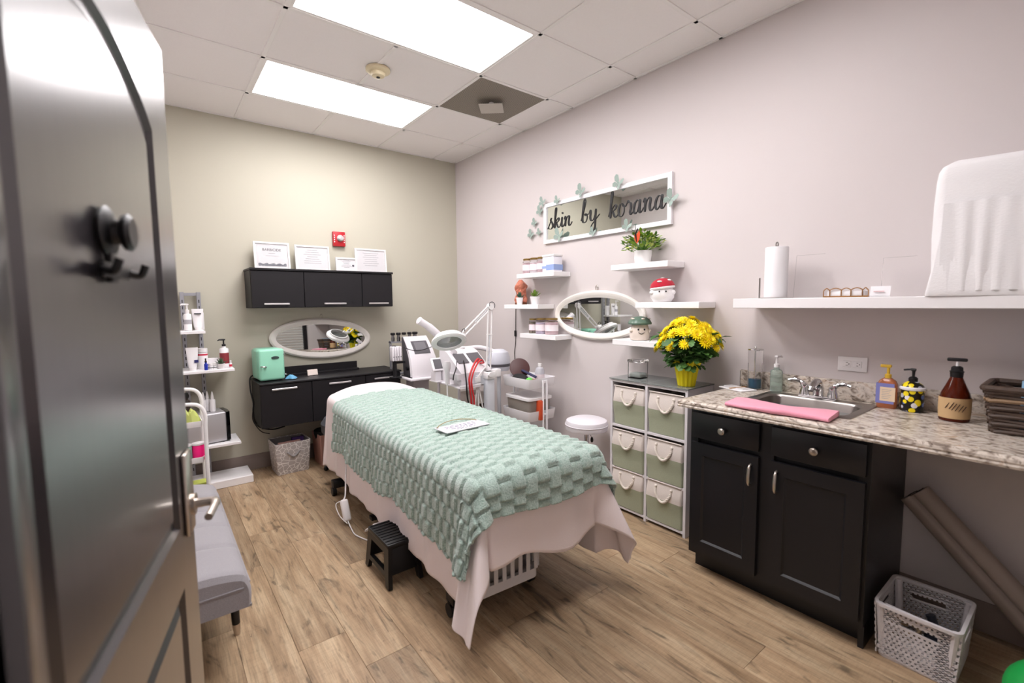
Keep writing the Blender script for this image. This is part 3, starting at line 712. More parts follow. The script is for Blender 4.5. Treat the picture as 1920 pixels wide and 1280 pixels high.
def cloth(us, vs, fn, disp=None, th=.004):
    mb = MB(); P = [[fn(u, v) for u in us] for v in vs]
    if disp:
        n, k = len(vs), len(us); Q = [[None]*k for _ in range(n)]
        for i in range(n):
            for j in range(k):
                du = P[i][min(j+1, k-1)]-P[i][max(j-1, 0)]; dv = P[min(i+1, n-1)][j]-P[max(i-1, 0)][j]
                nn = du.cross(dv)
                if nn.length > 1e-12: nn.normalize()
                Q[i][j] = P[i][j] + nn*disp(us[j], vs[i])
        P = Q
    mb.grid(P); return mb
def hem_grid(n, lo, hi): return [lo+(hi-lo)*k/n for k in range(n+1)]
# sheet
SHEET = M('sheet_blush', 'f8ecec', .8, sheen=.25, bump=.12, bscale=240)
SL, SF = .515, .345
def sheet_fn(u, v):
    # irregular hems: shorten the cloth a little along its edges
    hw = WID-.045+SL+.045*PI/2*.3; k = 1 + .02*math.sin(v*5.3+1)+.012*math.sin(v*13)
    kk = k if abs(u) > WID else 1
    uu = u
    if abs(u) > WID: uu = math.copysign(WID+(abs(u)-WID)*kk, u)
    vv = v
    if v < 0: vv = v*(1+.07*math.sin(u*7+.9)+.05*math.sin(u*15))
    if v > LEN and u < 0: vv = LEN+(v-LEN)*1.0
    return drape(uu, vv, ZT, WID, .004, .05, .44, .013, .3, rlim=.56)
us = hem_grid(120, -(WID+SL), WID+SL); vs = hem_grid(200, -SF, LEN+.28)
sh = cloth(us, vs, sheet_fn)
o = single('bed_sheet', sh.mesh('bed_sheet', True, 3), SHEET, 'blush white sheet hanging over the treatment table', 'sheet', (BX, BY, 0), BR)
md = o.modifiers.new('s', 'SOLIDIFY'); md.thickness = .002
# blanket
m = M('blanket_sage', '9db8aa', .95, sheen=.6); nt, ns, L, b_ = nodes(m)
tc2 = ns.new('ShaderNodeTexCoord'); n1 = ns.new('ShaderNodeTexNoise'); n1.inputs['Scale'].default_value = 170; n1.inputs['Detail'].default_value = 4; L.new(tc2.outputs['Object'], n1.inputs[0])
rp = ns.new('ShaderNodeValToRGB'); rp.color_ramp.elements[0].position = .3; rp.color_ramp.elements[0].color = lin('8aa599'); rp.color_ramp.elements[1].position = .68; rp.color_ramp.elements[1].color = lin('bccfc6'); L.new(n1.outputs['Fac'], rp.inputs[0]); L.new(rp.outputs[0], b_.inputs['Base Color'])
bp = ns.new('ShaderNodeBump'); bp.inputs['Strength'].default_value = .7; bp.inputs['Distance'].default_value = .006; L.new(n1.outputs['Fac'], bp.inputs['Height']); L.new(bp.outputs[0], b_.inputs['Normal'])
BS = .066
def weave(u, v):
    a, b = u/BS, v/BS; ia, ib = math.floor(a), math.floor(b); fa, fb = a-ia, b-ib
    b2 = b+.5*(ia % 2); f = b2-math.floor(b2)
    gv = max(0, min(1, f/.10, (1-f)/.10)); ga = max(0, min(1, fa/.11, (1-fa)/.11))
    return .025*math.sqrt(gv*(.25+.75*ga))*(1-.45*f) + .002
def blanket_fn(u, v):
    uu, vv = u, v
    if abs(u) > WID: uu = math.copysign(WID+(abs(u)-WID)*(1+.05*math.sin(v*6.1+.4)+.03*math.sin(v*14)), u)
    if v < 0: vv = v*(1+.10*math.sin(u*9+1.2))
    return drape(uu, vv, ZT, WID, .017, .05, .44, .013, .3, pill=False, rlim=.36) 
us = hem_grid(270, -(WID+.315), WID+.335); vs = hem_grid(410, -.125, 1.93)
bl = cloth(us, vs, blanket_fn, weave)
o = single('throw_blanket', bl.mesh('throw_blanket', True, 3), m, 'sage green basket weave fleece blanket spread over the treatment table', 'blanket', (BX, BY, 0), BR)
md = o.modifiers.new('s', 'SOLIDIFY'); md.thickness = .008; md.offset = -1
# little sign on the blanket
t = thing('hanging_sign', 'small white sign with twine hanger lying on the sage blanket', 'sign', (-1.455, -2.415, .7625), .03)
t.rotation_euler = (.0, .0, .05)
bd = part(t, 'board', MB().box(-.138, .138, -.062, .062, 0, .005, .001, 1), M('sign_white', 'dedadf', .5))
for k, (y, w_) in enumerate(((.03, .19), (.008, .20), (-.014, .16), (-.036, .12))):
    sgl = MB(); rnd = random.Random(k); x = -w_/2
    while x < w_/2:
        l = rnd.uniform(.012, .03); sgl.box(x, min(w_/2, x+l), y-.004, y+.004, .005, .0055); x += l+.007
    part(bd, 'text_line', sgl, M('ink_violet', '665f7c', .8), kind='stuff')
part(t, 'twine', MB().tube(crom([(-.125, .05, .008), (-.09, .085, .006), (-.02, .125, .006), (.06, .13, .006), (.11, .09, .006), (.125, .05, .008)], 6), .0022, 6), M('twine', 'a08a58', .9))
for s in (-1, 1): part(t, 'eyelet', MB().cyl((s*.126, .05, .004), (s*.126, .05, .0065), .006, n=12), M('eyelet_bronze', '7b5a43', .4, .7))
# step stool
t = thing('step_stool', 'black folding plastic step stool beside the treatment table', 'stool', (-1.80, -2.25, 0), 0)
part(t, 'top', MB().box(-.085, .085, -.135, .135, .20, .225, .008), BLACK)
rb = MB()
for k in range(9): part(t, 'grip_rib', MB().box(-.078, .078, -.122+k*.03-.004, -.122+k*.03+.004, .225, .2285), BLACKM)
for sx in (-1, 1):
    prof_o = [(-.135, .20), (.135, .20), (.155, 0), (.115, 0), (.095, .055), (-.095, .055), (-.115, 0), (-.155, 0)]
    mb = MB(); mt = Matrix.Shear('XY', 4, (0, 0)) if False else None
    mb.ring([(-.135, .205), (.135, .205), (.15, .05), (-.15, .05)], [(-.085, .165), (.085, .165), (.095, .075), (-.095, .075)], 'x', sx*.085-.011, sx*.085+.011)
    for s in (-1, 1): mb.prism([(s*.15, .052), (s*.105, .052), (s*.12, 0), (s*.158, 0)], 'x', sx*.085-.011, sx*.085+.011)
    o = part(t, 'leg_panel', mb, BLACK); o.rotation_euler = (0, -.07*sx, 0)
for s in (-1, 1): part(t, 'folding_end', MB().box(-.075, .075, s*.125-.006, s*.125+.006, .06, .2, .003), BLACKM)
# adapter and cords under the bed
t = thing('power_adapter', 'white power adapter with cable hanging under the treatment table', 'adapter', (-1.815, -1.53, 0))
part(t, 'brick', MB().box(-.025, .025, -.07, .07, -.018, .018, .014, 4, mat=Matrix.Translation((.0, 0, .085)) @ Matrix.Rotation(1.05, 4, 'X')), WHITE)
part(t, 'cable', MB().tube(crom([(.09, .22, .36), (.05, .13, .25), (.02, .06, .16), (0, .04, .14)], 6), .005, 8).tube(crom([(0, -.03, .03), (-.005, -.12, .006), (-.01, -.22, .006), (.04, -.36, .006), (.1, -.42, .006)], 6), .004, 8).tube(crom([(0, .045, .135), (-.045, .05, .12), (-.04, 0, .06), (-.01, -.06, .02)], 6), .003, 6), WHITE)
t = thing('power_strip', 'white cable bundle lying by the base of the treatment table', 'cable', (-1.70, -1.98, .0))
part(t, 'strip', MB().box(-.1, .07, -.022, .022, .128, .152, .006), WHITE)
part(t, 'cable', MB().tube(crom([(-.09, 0, .14), (-.13, .02, .13), (-.125, .06, .10), (-.08, .05, .12), (-.06, .0, .15)], 6), .005, 8).cyl((-.02, .0, .15), (-.02, .02, .36), .004), WHITE)
# laundry basket under the bed
t = thing('laundry_basket', 'white slotted plastic laundry basket under the foot of the table', 'basket', (-1.535, -2.745, .116), -.06)
WBK = M('basket_white', 'dcd9dc', .45)
w2, d2, h2 = .21, .16, .26
part(t, 'rim', MB().ring(rrect(-w2-.02, w2+.02, -d2-.02, d2+.02, .04), rrect(-w2+.004, w2-.004, -d2+.004, d2-.004, .03), 'z', h2-.025, h2), WBK)
part(t, 'base', MB().ring(rrect(-w2+.008, w2-.008, -d2+.008, d2-.008, .035), rrect(-w2+.03, w2-.03, -d2+.03, d2-.03, .02), 'z', .0, .045).box(-w2+.03, w2-.03, -d2+.03, d2-.03, .004, .01), WBK)
def rib(x, y, wx, wy): return MB().box(-wx, wx, -wy, wy, .044, h2-.024, .003, 1)
me1 = rib(0, 0, .011, .004).mesh('rib'); me1.materials.append(WBK); me2 = rib(0, 0, .004, .011).mesh('rib'); me2.materials.append(WBK)
for k in range(9):
    for s in (-1, 1): part(t, 'rib', me1, None).location = (-.18+k*.045, s*(d2-.006), 0)
for k in range(7):
    for s in (-1, 1): part(t, 'rib', me2, None).location = (s*(w2-.006), -.135+k*.045, 0)
for s in (-1, 1): part(t, 'mid_band', MB().box(-w2+.01, w2-.01, s*(d2-.006)-.005, s*(d2-.006)+.005, .185, .205), WBK)
single('folded_linen', MB().box(-.15, .15, -.11, .11, 0, .12, .03, 3), M('linen_grey', 'b9b2ae', .9), 'grey folded linen inside the slotted laundry basket', 'linen', (-1.535, -2.745, .128), -.06)
# ------------------------------------------------------------------ right wall: shelves
def wshelf(label, y0, y1, z, dep=.19, th=.038, name='wall_shelf', grp='small floating shelves on the mauve wall'):
    return single(name, MB().box(-dep, -.0005, -(abs(y1-y0))/2, abs(y1-y0)/2, -th, 0, .0025, 1), SHELFW, label, 'shelf', (0, (y0+y1)/2, z), 0, grp)
wshelf('small white floating shelf holding three gold lidded jars and a white tub', -1.306, -1.783, 1.675)
wshelf('small white floating shelf holding the bushy potted plant', -2.364, -2.817, 1.68)
wshelf('small white floating shelf holding the pink salt lamp and two succulents', -1.12, -1.587, 1.41)
wshelf('small white floating shelf holding the red capped mushroom plush', -2.575, -3.033, 1.42)
wshelf('small white floating shelf holding three glass jars under the salt lamp', -1.345, -1.80, 1.158)
wshelf('small white floating shelf holding the green capped mushroom jar', -2.383, -2.84, 1.163)
wshelf('long white floating shelf above the sink counter', -3.275, YF+.002, 1.435, .27, .05, grp=None)
# glass jars with gold lids
JLAB = M('jar_label', 'ece2e6', .6); LILAC = M('salt_lilac', 'cfc3d6', .8); ROSE = M('salt_rose', 'dfc4ca', .8)
def jar(label, loc, r, h, fill, grp):
    t = thing('glass_jar', label, 'jar', loc, 0, grp)
    part(t, 'glass', MB().lathe([(r-.003, 0), (r, .004), (r, h*.78), (r*.82, h*.86), (r*.82, h*.9)], 24, cap=False), GLASS)
    part(t, 'contents', MB().lathe([(r-.004, .003), (r-.004, h*.72), (r*.6, h*.74)], 20), fill)
    part(t, 'lid', MB().lathe([(r*.88, h*.89), (r*.9, h*.9), (r*.9, h*.985), (r*.84, h)], 24), GOLD)
    part(t, 'printed_label', MB().lathe([(r+.0006, h*.2), (r+.0006, h*.62)], 24, cap=False), JLAB)
    part(t, 'label_rule', MB().lathe([(r+.001, h*.2), (r+.001, h*.215)], 24, cap=False).lathe([(r+.001, h*.6), (r+.001, h*.615)], 24, cap=False), M('print_rose', 'b07a86', .6), kind='stuff')
    return t
for k, y in enumerate((-1.352, -1.447, -1.542)):
    jar(['gold lidded jar on the small shelf above the salt lamp, leftmost', 'gold lidded jar on the small shelf above the salt lamp, second from left', 'gold lidded jar on the small shelf above the salt lamp, beside the white tub'][k], (-.1, y, 1.675), .044, .135, (ROSE, JLAB, ROSE)[k], 'jars on the upper small shelf')
t = thing('plastic_tub', 'white lidded tub with blue label on the small shelf above the salt lamp', 'tub', (-.1, -1.67, 1.675))
part(t, 'body', MB().box(-.05, .05, -.07, .07, 0, .125, .008), M('tub_white', 'e4e2ea', .4))
part(t, 'lid', MB().box(-.052, .052, -.072, .072, .125, .142, .004), WHITE)
part(t, 'printed_label', MB().box(-.0515, .0515, -.072, .02, .015, .06).box(-.0516, -.05, .0, .07, .03, .05), M('tub_blue', '8fa3cf', .6))
for k, (y, r, h) in enumerate(((-1.425, .036, .13), (-1.535, .05, .135), (-1.665, .056, .138))):
    jar(['smallest gold lidded jar on the shelf beside the oval mirror', 'middle gold lidded jar with lilac contents beside the oval mirror', 'largest gold lidded jar touching the oval mirror edge'][k], (-.105, y, 1.158), r, h, (M('herb', '8f8478', .9), LILAC, ROSE)[k], 'jars on the lower small shelf')
# salt lamp
t = thing('salt_lamp', 'tall pink salt crystal lamp on a small floating shelf', 'lamp', (-.085, -1.235, 1.41))
part(t, 'base', MB().lathe([(.055, 0), (.055, .016), (.05, .02)], 24), M('lamp_wood', '6d4128', .5))
rnd = random.Random(2); rows = []
for i in range(13):
    z = .018+.205*i/12; f = (.052+.004*math.sin(i*.9))*(1 if i < 9 else 1-.75*((i-9)/3)**1.2)
    rows.append([(f*(1+.18*rnd.uniform(-1, 1))*math.cos(2*PI*k/14)-.0*(i), f*(1+.18*rnd.uniform(-1, 1))*math.sin(2*PI*k/14), z) for k in range(14)])
me = MB().grid(rows, close_u=True, cap=True).mesh('crystal', False)
part(t, 'crystal', me, M('salt_crystal', 'cf7f66', .5, var=.45, vscale=45, bump=.5, bscale=60, sub=.3))
part(t, 'cord', MB().tube(crom([(.0, .06, .008), (.045, .135, .0), (.075, .17, -.03), (.078, .178, -.12), (.078, .18, -.25)], 6), .0035, 6).tube(crom([(.078, .18, -.30), (.078, .185, -.38), (.078, .2, -.46), (.078, .19, -.56)], 6), .0035, 6), M('cord_brown', '3a302d', .5))
part(t, 'cord_switch', MB().box(.066, .084, .168, .192, -.305, -.245, .008), BLACK)
succulent('small succulent in front of the pink salt lamp', (-.14, -1.285, 1.41), .032, .062, '3e6350', 16, .05, 'succulents on the salt lamp shelf')
succulent('small bright green succulent right of the salt lamp', (-.12, -1.47, 1.41), .042, .068, '6d8a32', 20, .055, 'succulents on the salt lamp shelf')
# bushy plant with ladybird
t = thing('potted_plant', 'bushy green plant in a white pot on a small floating shelf', 'plant', (-.1, -2.565, 1.68))
part(t, 'pot', MB().lathe([(.05, 0), (.053, .002), (.06, .085), (.055, .085), (.052, .076)], 24), WHITE)
def leafmesh(l, w, mat, bend=.2):
    mb = MB(); rows = []
    for i, (f, ww) in enumerate(((0, .12), (.25, .75), (.55, 1), (.8, .65), (1, .04))):
        z = bend*l*f*f; rows.append([(-w*ww/2, l*f, z+w*.1*ww), (0, l*f, z), (w*ww/2, l*f, z+w*.1*ww)])
    mb.grid(rows); me = mb.mesh('leaf'); me.materials.append(mat); return me
lms = [leafmesh(.036, .019, M('leaf_lime', '86a832', .5)), leafmesh(.036, .019, M('leaf_green', '56802c', .5)), leafmesh(.032, .018, M('leaf_pale', 'b9c46a', .5))]
rnd = random.Random(11); st = MB()
for k in range(290):
    a = rnd.random()*2*PI; p = math.acos(1-rnd.random()*1.45); R = rnd.uniform(.07, .125)
    c = Vector((R*.85*math.sin(p)*math.cos(a), R*1.1*math.sin(p)*math.sin(a), .125+R*.75*math.cos(p)))
    if c.x > .09: c.x = .09
    lf = part(t, 'leaf', lms[k % 3], None); lf.location = c; lf.rotation_euler = (rnd.uniform(-.6, .9), rnd.uniform(-.6, .6), a-PI/2+rnd.uniform(-.6, .6))
    if k % 6 == 0: st.tube([(0, 0, .07), c*.6+Vector((0, 0, .03)), c], .0018, 5)
part(t, 'stems', st, M('leaf_green', '56802c', .5), kind='stuff')
t = thing('butterfly_pick', 'black and orange butterfly ornament stuck in the bushy plant', 'ornament', (-.205, -2.585, 1.815))
part(t, 'wing', MB().prism([(0, .04), (-.028, .072), (-.034, .05), (-.03, .018), (-.02, 0)], 'x', -.002, .001), M('wing_orange', 'd0481e', .5))
part(t, 'wing', MB().prism([(0, .04), (.01, .05), (.006, .015), (-.012, -.012), (-.02, .0)], 'x', -.004, -.001), M('wing_orange', 'd0481e', .5))
part(t, 'body', MB().tube([(-.004, -.018, .085), (-.004, .0, .05), (-.004, -.01, 0)], [.004, .006, .003], 8).tube([(-.004, .0, .08), (-.004, .0, .112)], .002, 6).tube([(-.004, .01, .07), (-.004, .032, .085)], .002, 6), BLACK)
# mushrooms
PLUSH = mat_fabric('plush_white', 'f1eeee', 300, .08); PRED = mat_fabric('plush_red', 'b3152e', 240, .25)
t = thing('mushroom_plush', 'white round plush mushroom with a red spotted cap on a floating shelf', 'plush toy', (-.12, -2.735, 1.42), -.95)
part(t, 'body', MB().lathe([(.02, 0), (.055, .002), (.073, .03), (.074, .06), (.064, .09), (.03, .105)], 28), PLUSH)
cp = part(t, 'cap', MB().lathe([(.075, .0), (.078, .006), (.07, .028), (.05, .048), (.025, .058), (.004, .06)], 28, mat=Matrix.Translation((0, 0, .095)) @ Matrix.Rotation(-.12, 4, 'Y')), PRED)
part(t, 'cap_trim', MB().lathe([(.045, -.004), (.076, -.010), (.079, -.002), (.076, .004)], 28, cap=False, mat=Matrix.Translation((0, 0, .095)) @ Matrix.Rotation(-.12, 4, 'Y')), PLUSH)
for a, z, r in ((-1.9, .036, .016), (-.7, .045, .014), (.9, .03, .014), (2.3, .036, .016), (0, .058, .014)):
    rr = .066-(z-.03)*1.1 if z < .055 else .0
    part(cp, 'spot', MB().sphere((rr*math.cos(a), rr*math.sin(a), .095+z), r, r, .007), PLUSH)
for s in (-1, 1):
    part(t, 'eye', MB().sphere((s*.02, -.0715, .068), .0055, .004, .006, 10, 6), BLACK); part(t, 'arm', MB().sphere((s*.062, -.03, .062), .018, .02, .016, 12, 8), PLUSH)
CER = M('ceramic_cream', 'e4d6cb', .25); CERG = M('ceramic_green', '5d7566', .25)
t = thing('mushroom_jar', 'ceramic mushroom jar with a green lid and smiling face', 'jar', (-.11, -2.555, 1.163), -.75)
part(t, 'body', MB().lathe([(.05, 0), (.062, .004), (.067, .03), (.062, .07), (.055, .10), (.05, .11)], 28), CER)
cp = part(t, 'lid', MB().lathe([(.05, .105), (.078, .108), (.08, .118), (.066, .142), (.04, .158), (.004, .164)], 28), CERG)
for a in (-2.6, -1.4, -.2, 1.2, 2.4): part(cp, 'spot', MB().sphere((.058*math.cos(a), .058*math.sin(a), .146), .012, .012, .006), CER)
for s in (-1, 1):
    part(t, 'eye', MB().sphere((s*.02, -.0615, .075), .006, .004, .007, 10, 6), BLACK); part(t, 'arm', MB().sphere((s*.06, -.018, .065), .012, .02, .012, 12, 8), CER)
part(t, 'smile', MB().tube(crom([(-.02, -.0645, .055), (0, -.0665, .045), (.02, -.0645, .055)], 6), .002, 6), BLACK)
# ------------------------------------------------------------------ lettered mirror sign
t = thing('mirror_sign', 'white framed rectangular mirror with black script lettering on the mauve wall', 'mirror', (0, -2.103, 1.93), -PI/2)
a, h = .623, .335      # local x = -world y
part(t, 'frame', MB().ring([(-a, 0), (a, 0), (a, h), (-a, h)], [(-a+.03, .03), (a-.03, .03), (a-.03, h-.03), (-a+.03, h-.03)], 'y', -.024, -.001), M('sign_frame_white', 'f0eef0', .45))
part(t, 'glass', MB().box(-a+.029, a-.029, -.012, -.006, .029, h-.029), MIRROR)
def ribbon(mb, pts, y, thick, thin, sl=.0, n=8):
    P = crom([(p[0], p[1], 0) for p in pts], n); L_, R_ = [], []
    for i, p in enumerate(P):
        d_ = (P[min(i+1, len(P)-1)]-P[max(i-1, 0)])
        if d_.length < 1e-9: d_ = Vector((1, 0, 0))
        d_.normalize(); nrm = Vector((-d_.y, d_.x, 0))
        f = max(0, -d_.y*.95+d_.x*.1); f = f*f; ww = (thin+(thick-thin)*f)/2*.85
        e = min(1, (i+1)/3, (len(P)-i)/3); ww *= .4+.6*e
        L_.append(p+nrm*ww); R_.append(p-nrm*ww)
    rows = [[(q.x+sl*q.y, y, q.y) for q in L_], [(q.x+sl*q.y, y, q.y) for q in R_], [(q.x+sl*q.y, y+.004, q.y) for q in R_], [(q.x+sl*q.y, y+.004, q.y) for q in L_]]
    mb.grid([list(c) for c in zip(*rows)], close_u=True, cap=True)
GL = {
 's': (.62, [[(-.12, .05), (.12, .45), (.34, .98), (.40, 1.12)], [(.38, 1.12), (.28, .9), (.46, .55), (.5, .25), (.3, .0), (.06, .06), (.04, .2)], [(.5, .2), (.66, .12)]]),
 'k': (.78, [[(-.05, .15), (.2, .9), (.36, 1.8), (.32, 2.05), (.22, 1.9)], [(.24, 1.95), (.16, .9), (.12, .0)], [(.15, .4), (.38, .85), (.58, .98), (.6, .75), (.4, .55), (.2, .5)], [(.3, .55), (.48, .12), (.62, .02), (.82, .25)]]),
 'i': (.42, [[(-.05, .2), (.12, .6), (.2, .98)], [(.2, 1.0), (.14, .35), (.2, .03), (.32, .05), (.46, .3)], [(.22, 1.45), (.24, 1.32), (.22, 1.3)]]),
 'n': (.86, [[(.0, .7), (.1, .98), (.16, .8), (.12, .0)], [(.13, .2), (.28, .75), (.46, .98), (.56, .85), (.5, .35), (.56, .03), (.7, .06), (.88, .35)]]),
 'b': (.72, [[(-.05, .2), (.2, .9), (.4, 1.75), (.36, 2.05), (.24, 1.9)], [(.25, 1.95), (.14, 1.0), (.1, .3), (.2, .02), (.42, .06), (.54, .4), (.5, .72), (.36, .74), (.42, .6), (.72, .72)]]),
 'y': (.88, [[(.0, .75), (.1, .98), (.14, .75), (.1, .35), (.2, .06), (.38, .12), (.55, .6), (.62, .98)], [(.62, 1.0), (.56, .3), (.52, -.5), (.36, -.95), (.16, -.85), (.2, -.4), (.5, .0), (.95, .5)]]),
 'o': (.64, [[(.42, .95), (.2, .9), (.06, .5), (.12, .08), (.34, .0), (.52, .3), (.52, .75), (.4, .95)], [(.4, .92), (.5, .72), (.72, .75)]]),
 'r': (.62, [[(-.02, .65), (.12, .9), (.2, 1.08), (.28, .9)], [(.26, .95), (.42, .85), (.44, .5), (.38, .2), (.46, .0), (.66, .25)]]),
 'a': (.80, [[(.52, .8), (.36, .98), (.14, .75), (.06, .3), (.18, .0), (.36, .2), (.52, .75)], [(.56, 1.0), (.5, .4), (.52, .06), (.64, .03), (.84, .35)]]),
}
def word(txt, x0, x1, z0, xh):
    adv = sum(GL[c][0] for c in txt)-.1; sx = (x1-x0)/adv; x = 0
    for c in txt:
        mb = MB()
        for stk in GL[c][1]: ribbon(mb, [(x0+(x+p[0])*sx, p[1]*xh) for p in stk], -.0165, .021, .0055)
        o = part(t, 'letter', mb, M('lettering_black', '1b1a1c', .5)); o.location.z = z0; x += GL[c][0]
# x local = -(y+2.103)
word('skin', 1.53-2.103+0, 1.80-2.103, .118, .082)
word('by', 1.915-2.103, 2.085-2.103, .118, .088)
word('korana', 2.195-2.103, 2.665-2.103, .112, .094)
# paper butterflies
def bfly(label, y, z, s, rz, x=-.03):
    t = thing('paper_butterfly', label, 'butterfly', (x, y, z), -PI/2, 'paper butterflies around the mirror sign')
    t.rotation_euler = (0, rz, -PI/2)
    up = [(0, 0), (.006, .02), (.022, .04), (.034, .038), (.036, .022), (.026, .006)]; lo = [(0, 0), (.024, .002), (.03, -.012), (.022, -.026), (.01, -.022)]
    for sg in (-1, 1):
        for nm, pts in (('upper_wing', up), ('lower_wing', lo)):
            mb = MB().grid([[(sg*u*s, -.0, v*s) for u, v in pts], [(sg*u*s, -.0008, v*s) for u, v in pts]], close_u=True, cap=True)
            o = part(t, nm, mb, M('butterfly_sage', '9fb0a8', .5, .15)); o.rotation_euler = (0, 0, -sg*.4)
    part(t, 'body', MB().tube([(0, -.001, -.02*s), (0, -.002, .012*s)], .0018, 6), M('butterfly_sage', '9fb0a8', .5, .15))
BF = [('at the upper left corner of the sign', -1.475, 2.277, 1.15, .5, -.03), ('just below the upper left corner of the sign', -1.419, 2.214, 1.15, .6, -.012), ('on the top edge near its left end', -1.655, 2.262, .95, .6, -.03), ('on the top edge above the word by', -1.922, 2.285, 1.35, .7, -.03),
      ('on the top edge right of centre', -2.294, 2.272, 1.35, .6, -.03), ('on the right edge of the frame', -2.725, 2.085, 1.45, .7, -.03), ('on the wall, uppermost of the loose trio', -1.345, 2.125, 1.0, .7, -.012), ('on the wall nearest the frame in the loose trio', -1.405, 2.035, .85, .7, -.012),
      ('on the wall, lowest of the loose trio', -1.297, 2.028, 1.15, .7, -.012), ('on the bottom edge below the word skin', -1.675, 1.972, 1.5, .5, -.03), ('on the bottom edge below the word by', -2.05, 1.955, .95, .6, -.03), ('on the bottom edge above the bushy plant', -2.374, 1.957, 1.15, .7, -.03)]
for l, y, z, s, r, x in BF: bfly('sage paper butterfly '+l, y, z, s*1.02, r, x)
# ------------------------------------------------------------------ fabric drawer unit
t = thing('storage_unit', 'white cubby unit with glass top holding six fabric bins', 'storage unit', (0, -2.745, 0))
UD, UW, UH = .29, .29, .905
FRM = M('cubby_white', 'd9d5d8', .5)
for y in (-UW, -.009, UW-.018): part(t, 'upright', MB().box(-UD, -.012, y, y+.018, 0, UH, .001, 1), FRM)
for z in (.0, .288, .582, UH-.018):
    for y0, y1 in ((-UW+.018, -.009), (.009, UW-.018)): part(t, 'shelf_board', MB().box(-UD+.001, -.012, y0, y1, z+.02 if z == 0 else z, (z+.02 if z == 0 else z)+.016, .001, 1), FRM)
part(t, 'back_panel', MB().box(-.012, -.008, -UW, UW, .02, UH), FRM)
part(t, 'glass_top', MB().box(-UD-.008, -.004, -UW-.006, UW+.006, UH, UH+.007, .001, 1), M('smoked_glass', 'a9aeac', .05, trans=.55, ior=1.4))
GRN = mat_fabric('canvas_sage', '9fa48c', 220, .12); CRM = mat_fabric('canvas_cream', 'd6ccc5', 220, .08); ROPE = M('rope_white', 'ded5cb', .9)
def bin_(label, y, z, dz, out):
    t = thing('fabric_bin', label, 'bin', (-.155-out, y, z), 0, 'fabric bins in the cubby unit'); w, d, h = .252, .25, .25+dz; rnd = random.Random(label)
    hs = h*.60
    def body(z0, z1, off, mat_, nm):
        mb = MB(); rows = []
        for i in range(9):
            zz = z0+(z1-z0)*i/8; r = []
            for (u, v) in rrect(-d/2, d/2, -w/2, w/2, .012, 3):
                bul = .011*math.sin(PI*zz/h)*(1+.6*math.sin(v*31+rnd.random()*.5+zz*23)); k = -1 if u < -d/2+.02 else 0
                r.append((u+k*(bul+off), v*(1+off), zz))
            rows.append(r)
        mb.grid(rows, close_u=True); return part(t, nm, mb, mat_)
    body(0.002, hs, .001, GRN, 'lower_panel'); body(hs-.004, h, 0, CRM, 'upper_band')
    part(t, 'bottom', MB().box(-d/2+.004, d/2-.004, -w/2+.004, w/2-.004, 0, .006), GRN)
    part(t, 'hem', MB().tube([(-d/2-.004, -w/2+.006, h), (-d/2-.004, w/2-.006, h)], .004, 6), CRM)
    # rope handle: two twisted strands
    base = crom([(-d/2-.004, .055, h*.86), (-d/2-.016, .05, h*.74), (-d/2-.02, .025, h*.60), (-d/2-.021, 0, h*.555), (-d/2-.02, -.025, h*.60), (-d/2-.016, -.05, h*.74), (-d/2-.004, -.055, h*.86)], 9)
    rp_ = None
    for s in range(3):
        pts = []
        for i, p in enumerate(base):
            a_ = i*.75+s*2*PI/3; pts.append(p+Vector((.0045*math.cos(a_), .0045*math.sin(a_)*.8, .0045*math.sin(a_)*.6)))
        if s == 0: rp_ = part(t, 'rope_handle', MB().tube(pts, .0052, 6), ROPE)
        else: part(rp_, 'strand', MB().tube(pts, .0052, 6), ROPE)
    for s in (-1, 1): part(t, 'knot', MB().sphere((-d/2-.006, s*.055, h*.88), .010, .010, .010, 10, 7), ROPE)
for r, z in enumerate((.037, .305, .599)):
    for c, y in enumerate((-2.745-.1405, -2.745+.1405)):
        bin_('sage and cream canvas bin with rope handle, %s row %s column of the cubby' % (('bottom', 'middle', 'top')[r], ('right', 'left')[c]), y, z, .012, (.01, .012, .0)[r])
# glass box jar
t = thing('glass_canister', 'square clear glass canister on the cubby unit', 'canister', (-.165, -2.585, .912), .1)
def gbox(w, h, th):
    mb = MB(); R = lambda q, z: [(u, v, z) for u, v in rrect(-q, q, -q, q, .008, 3)]
    return mb.grid([R(w, 0), R(w, h), R(w-th, h), R(w-th, th)], close_u=True, cap=True)
part(t, 'body', gbox(.05, .105, .004), GLASS)
part(t, 'lid', MB().box(-.052, .052, -.052, .052, .106, .126, .005), GLASS)
part(t, 'contents', MB().box(-.044, .044, -.044, .044, .005, .035, .012, 3), M('cotton', 'cfd6d2', .6, trans=.4))
# chrysanthemum
YEL = M('petal_yellow', 'ffe915', .5); YC = M('flower_centre', 'e0b41c', .7); LFD = M('leaf_dark', '3c6330', .5); LFM = M('leaf_mid', '527a3c', .5)
t = thing('potted_flowers', 'yellow chrysanthemums in a bright yellow foil wrapped pot', 'flowers', (-.195, -2.965, .912))
rows = []
for z, r, amp in ((0, .045, 0), (.003, .049, .002), (.04, .054, .004), (.09, .062, .005), (.13, .07, .008), (.15, .078, .012)):
    rows.append([((r+amp*math.sin(14*2*PI*k/84))*math.cos(2*PI*k/84), (r+amp*math.sin(14*2*PI*k/84))*math.sin(2*PI*k/84), z+(.012*math.sin(5*2*PI*k/84) if z > .14 else 0)) for k in range(84)])
part(t, 'foil_pot', MB().grid(rows, close_u=True, cap=False), M('foil_yellow', 'f0e020', .35, .1))
part(t, 'soil', MB().lathe([(.06, .12), (.02, .125)], 20), M('soil', '3a2a1e', .9))
fm = MB()
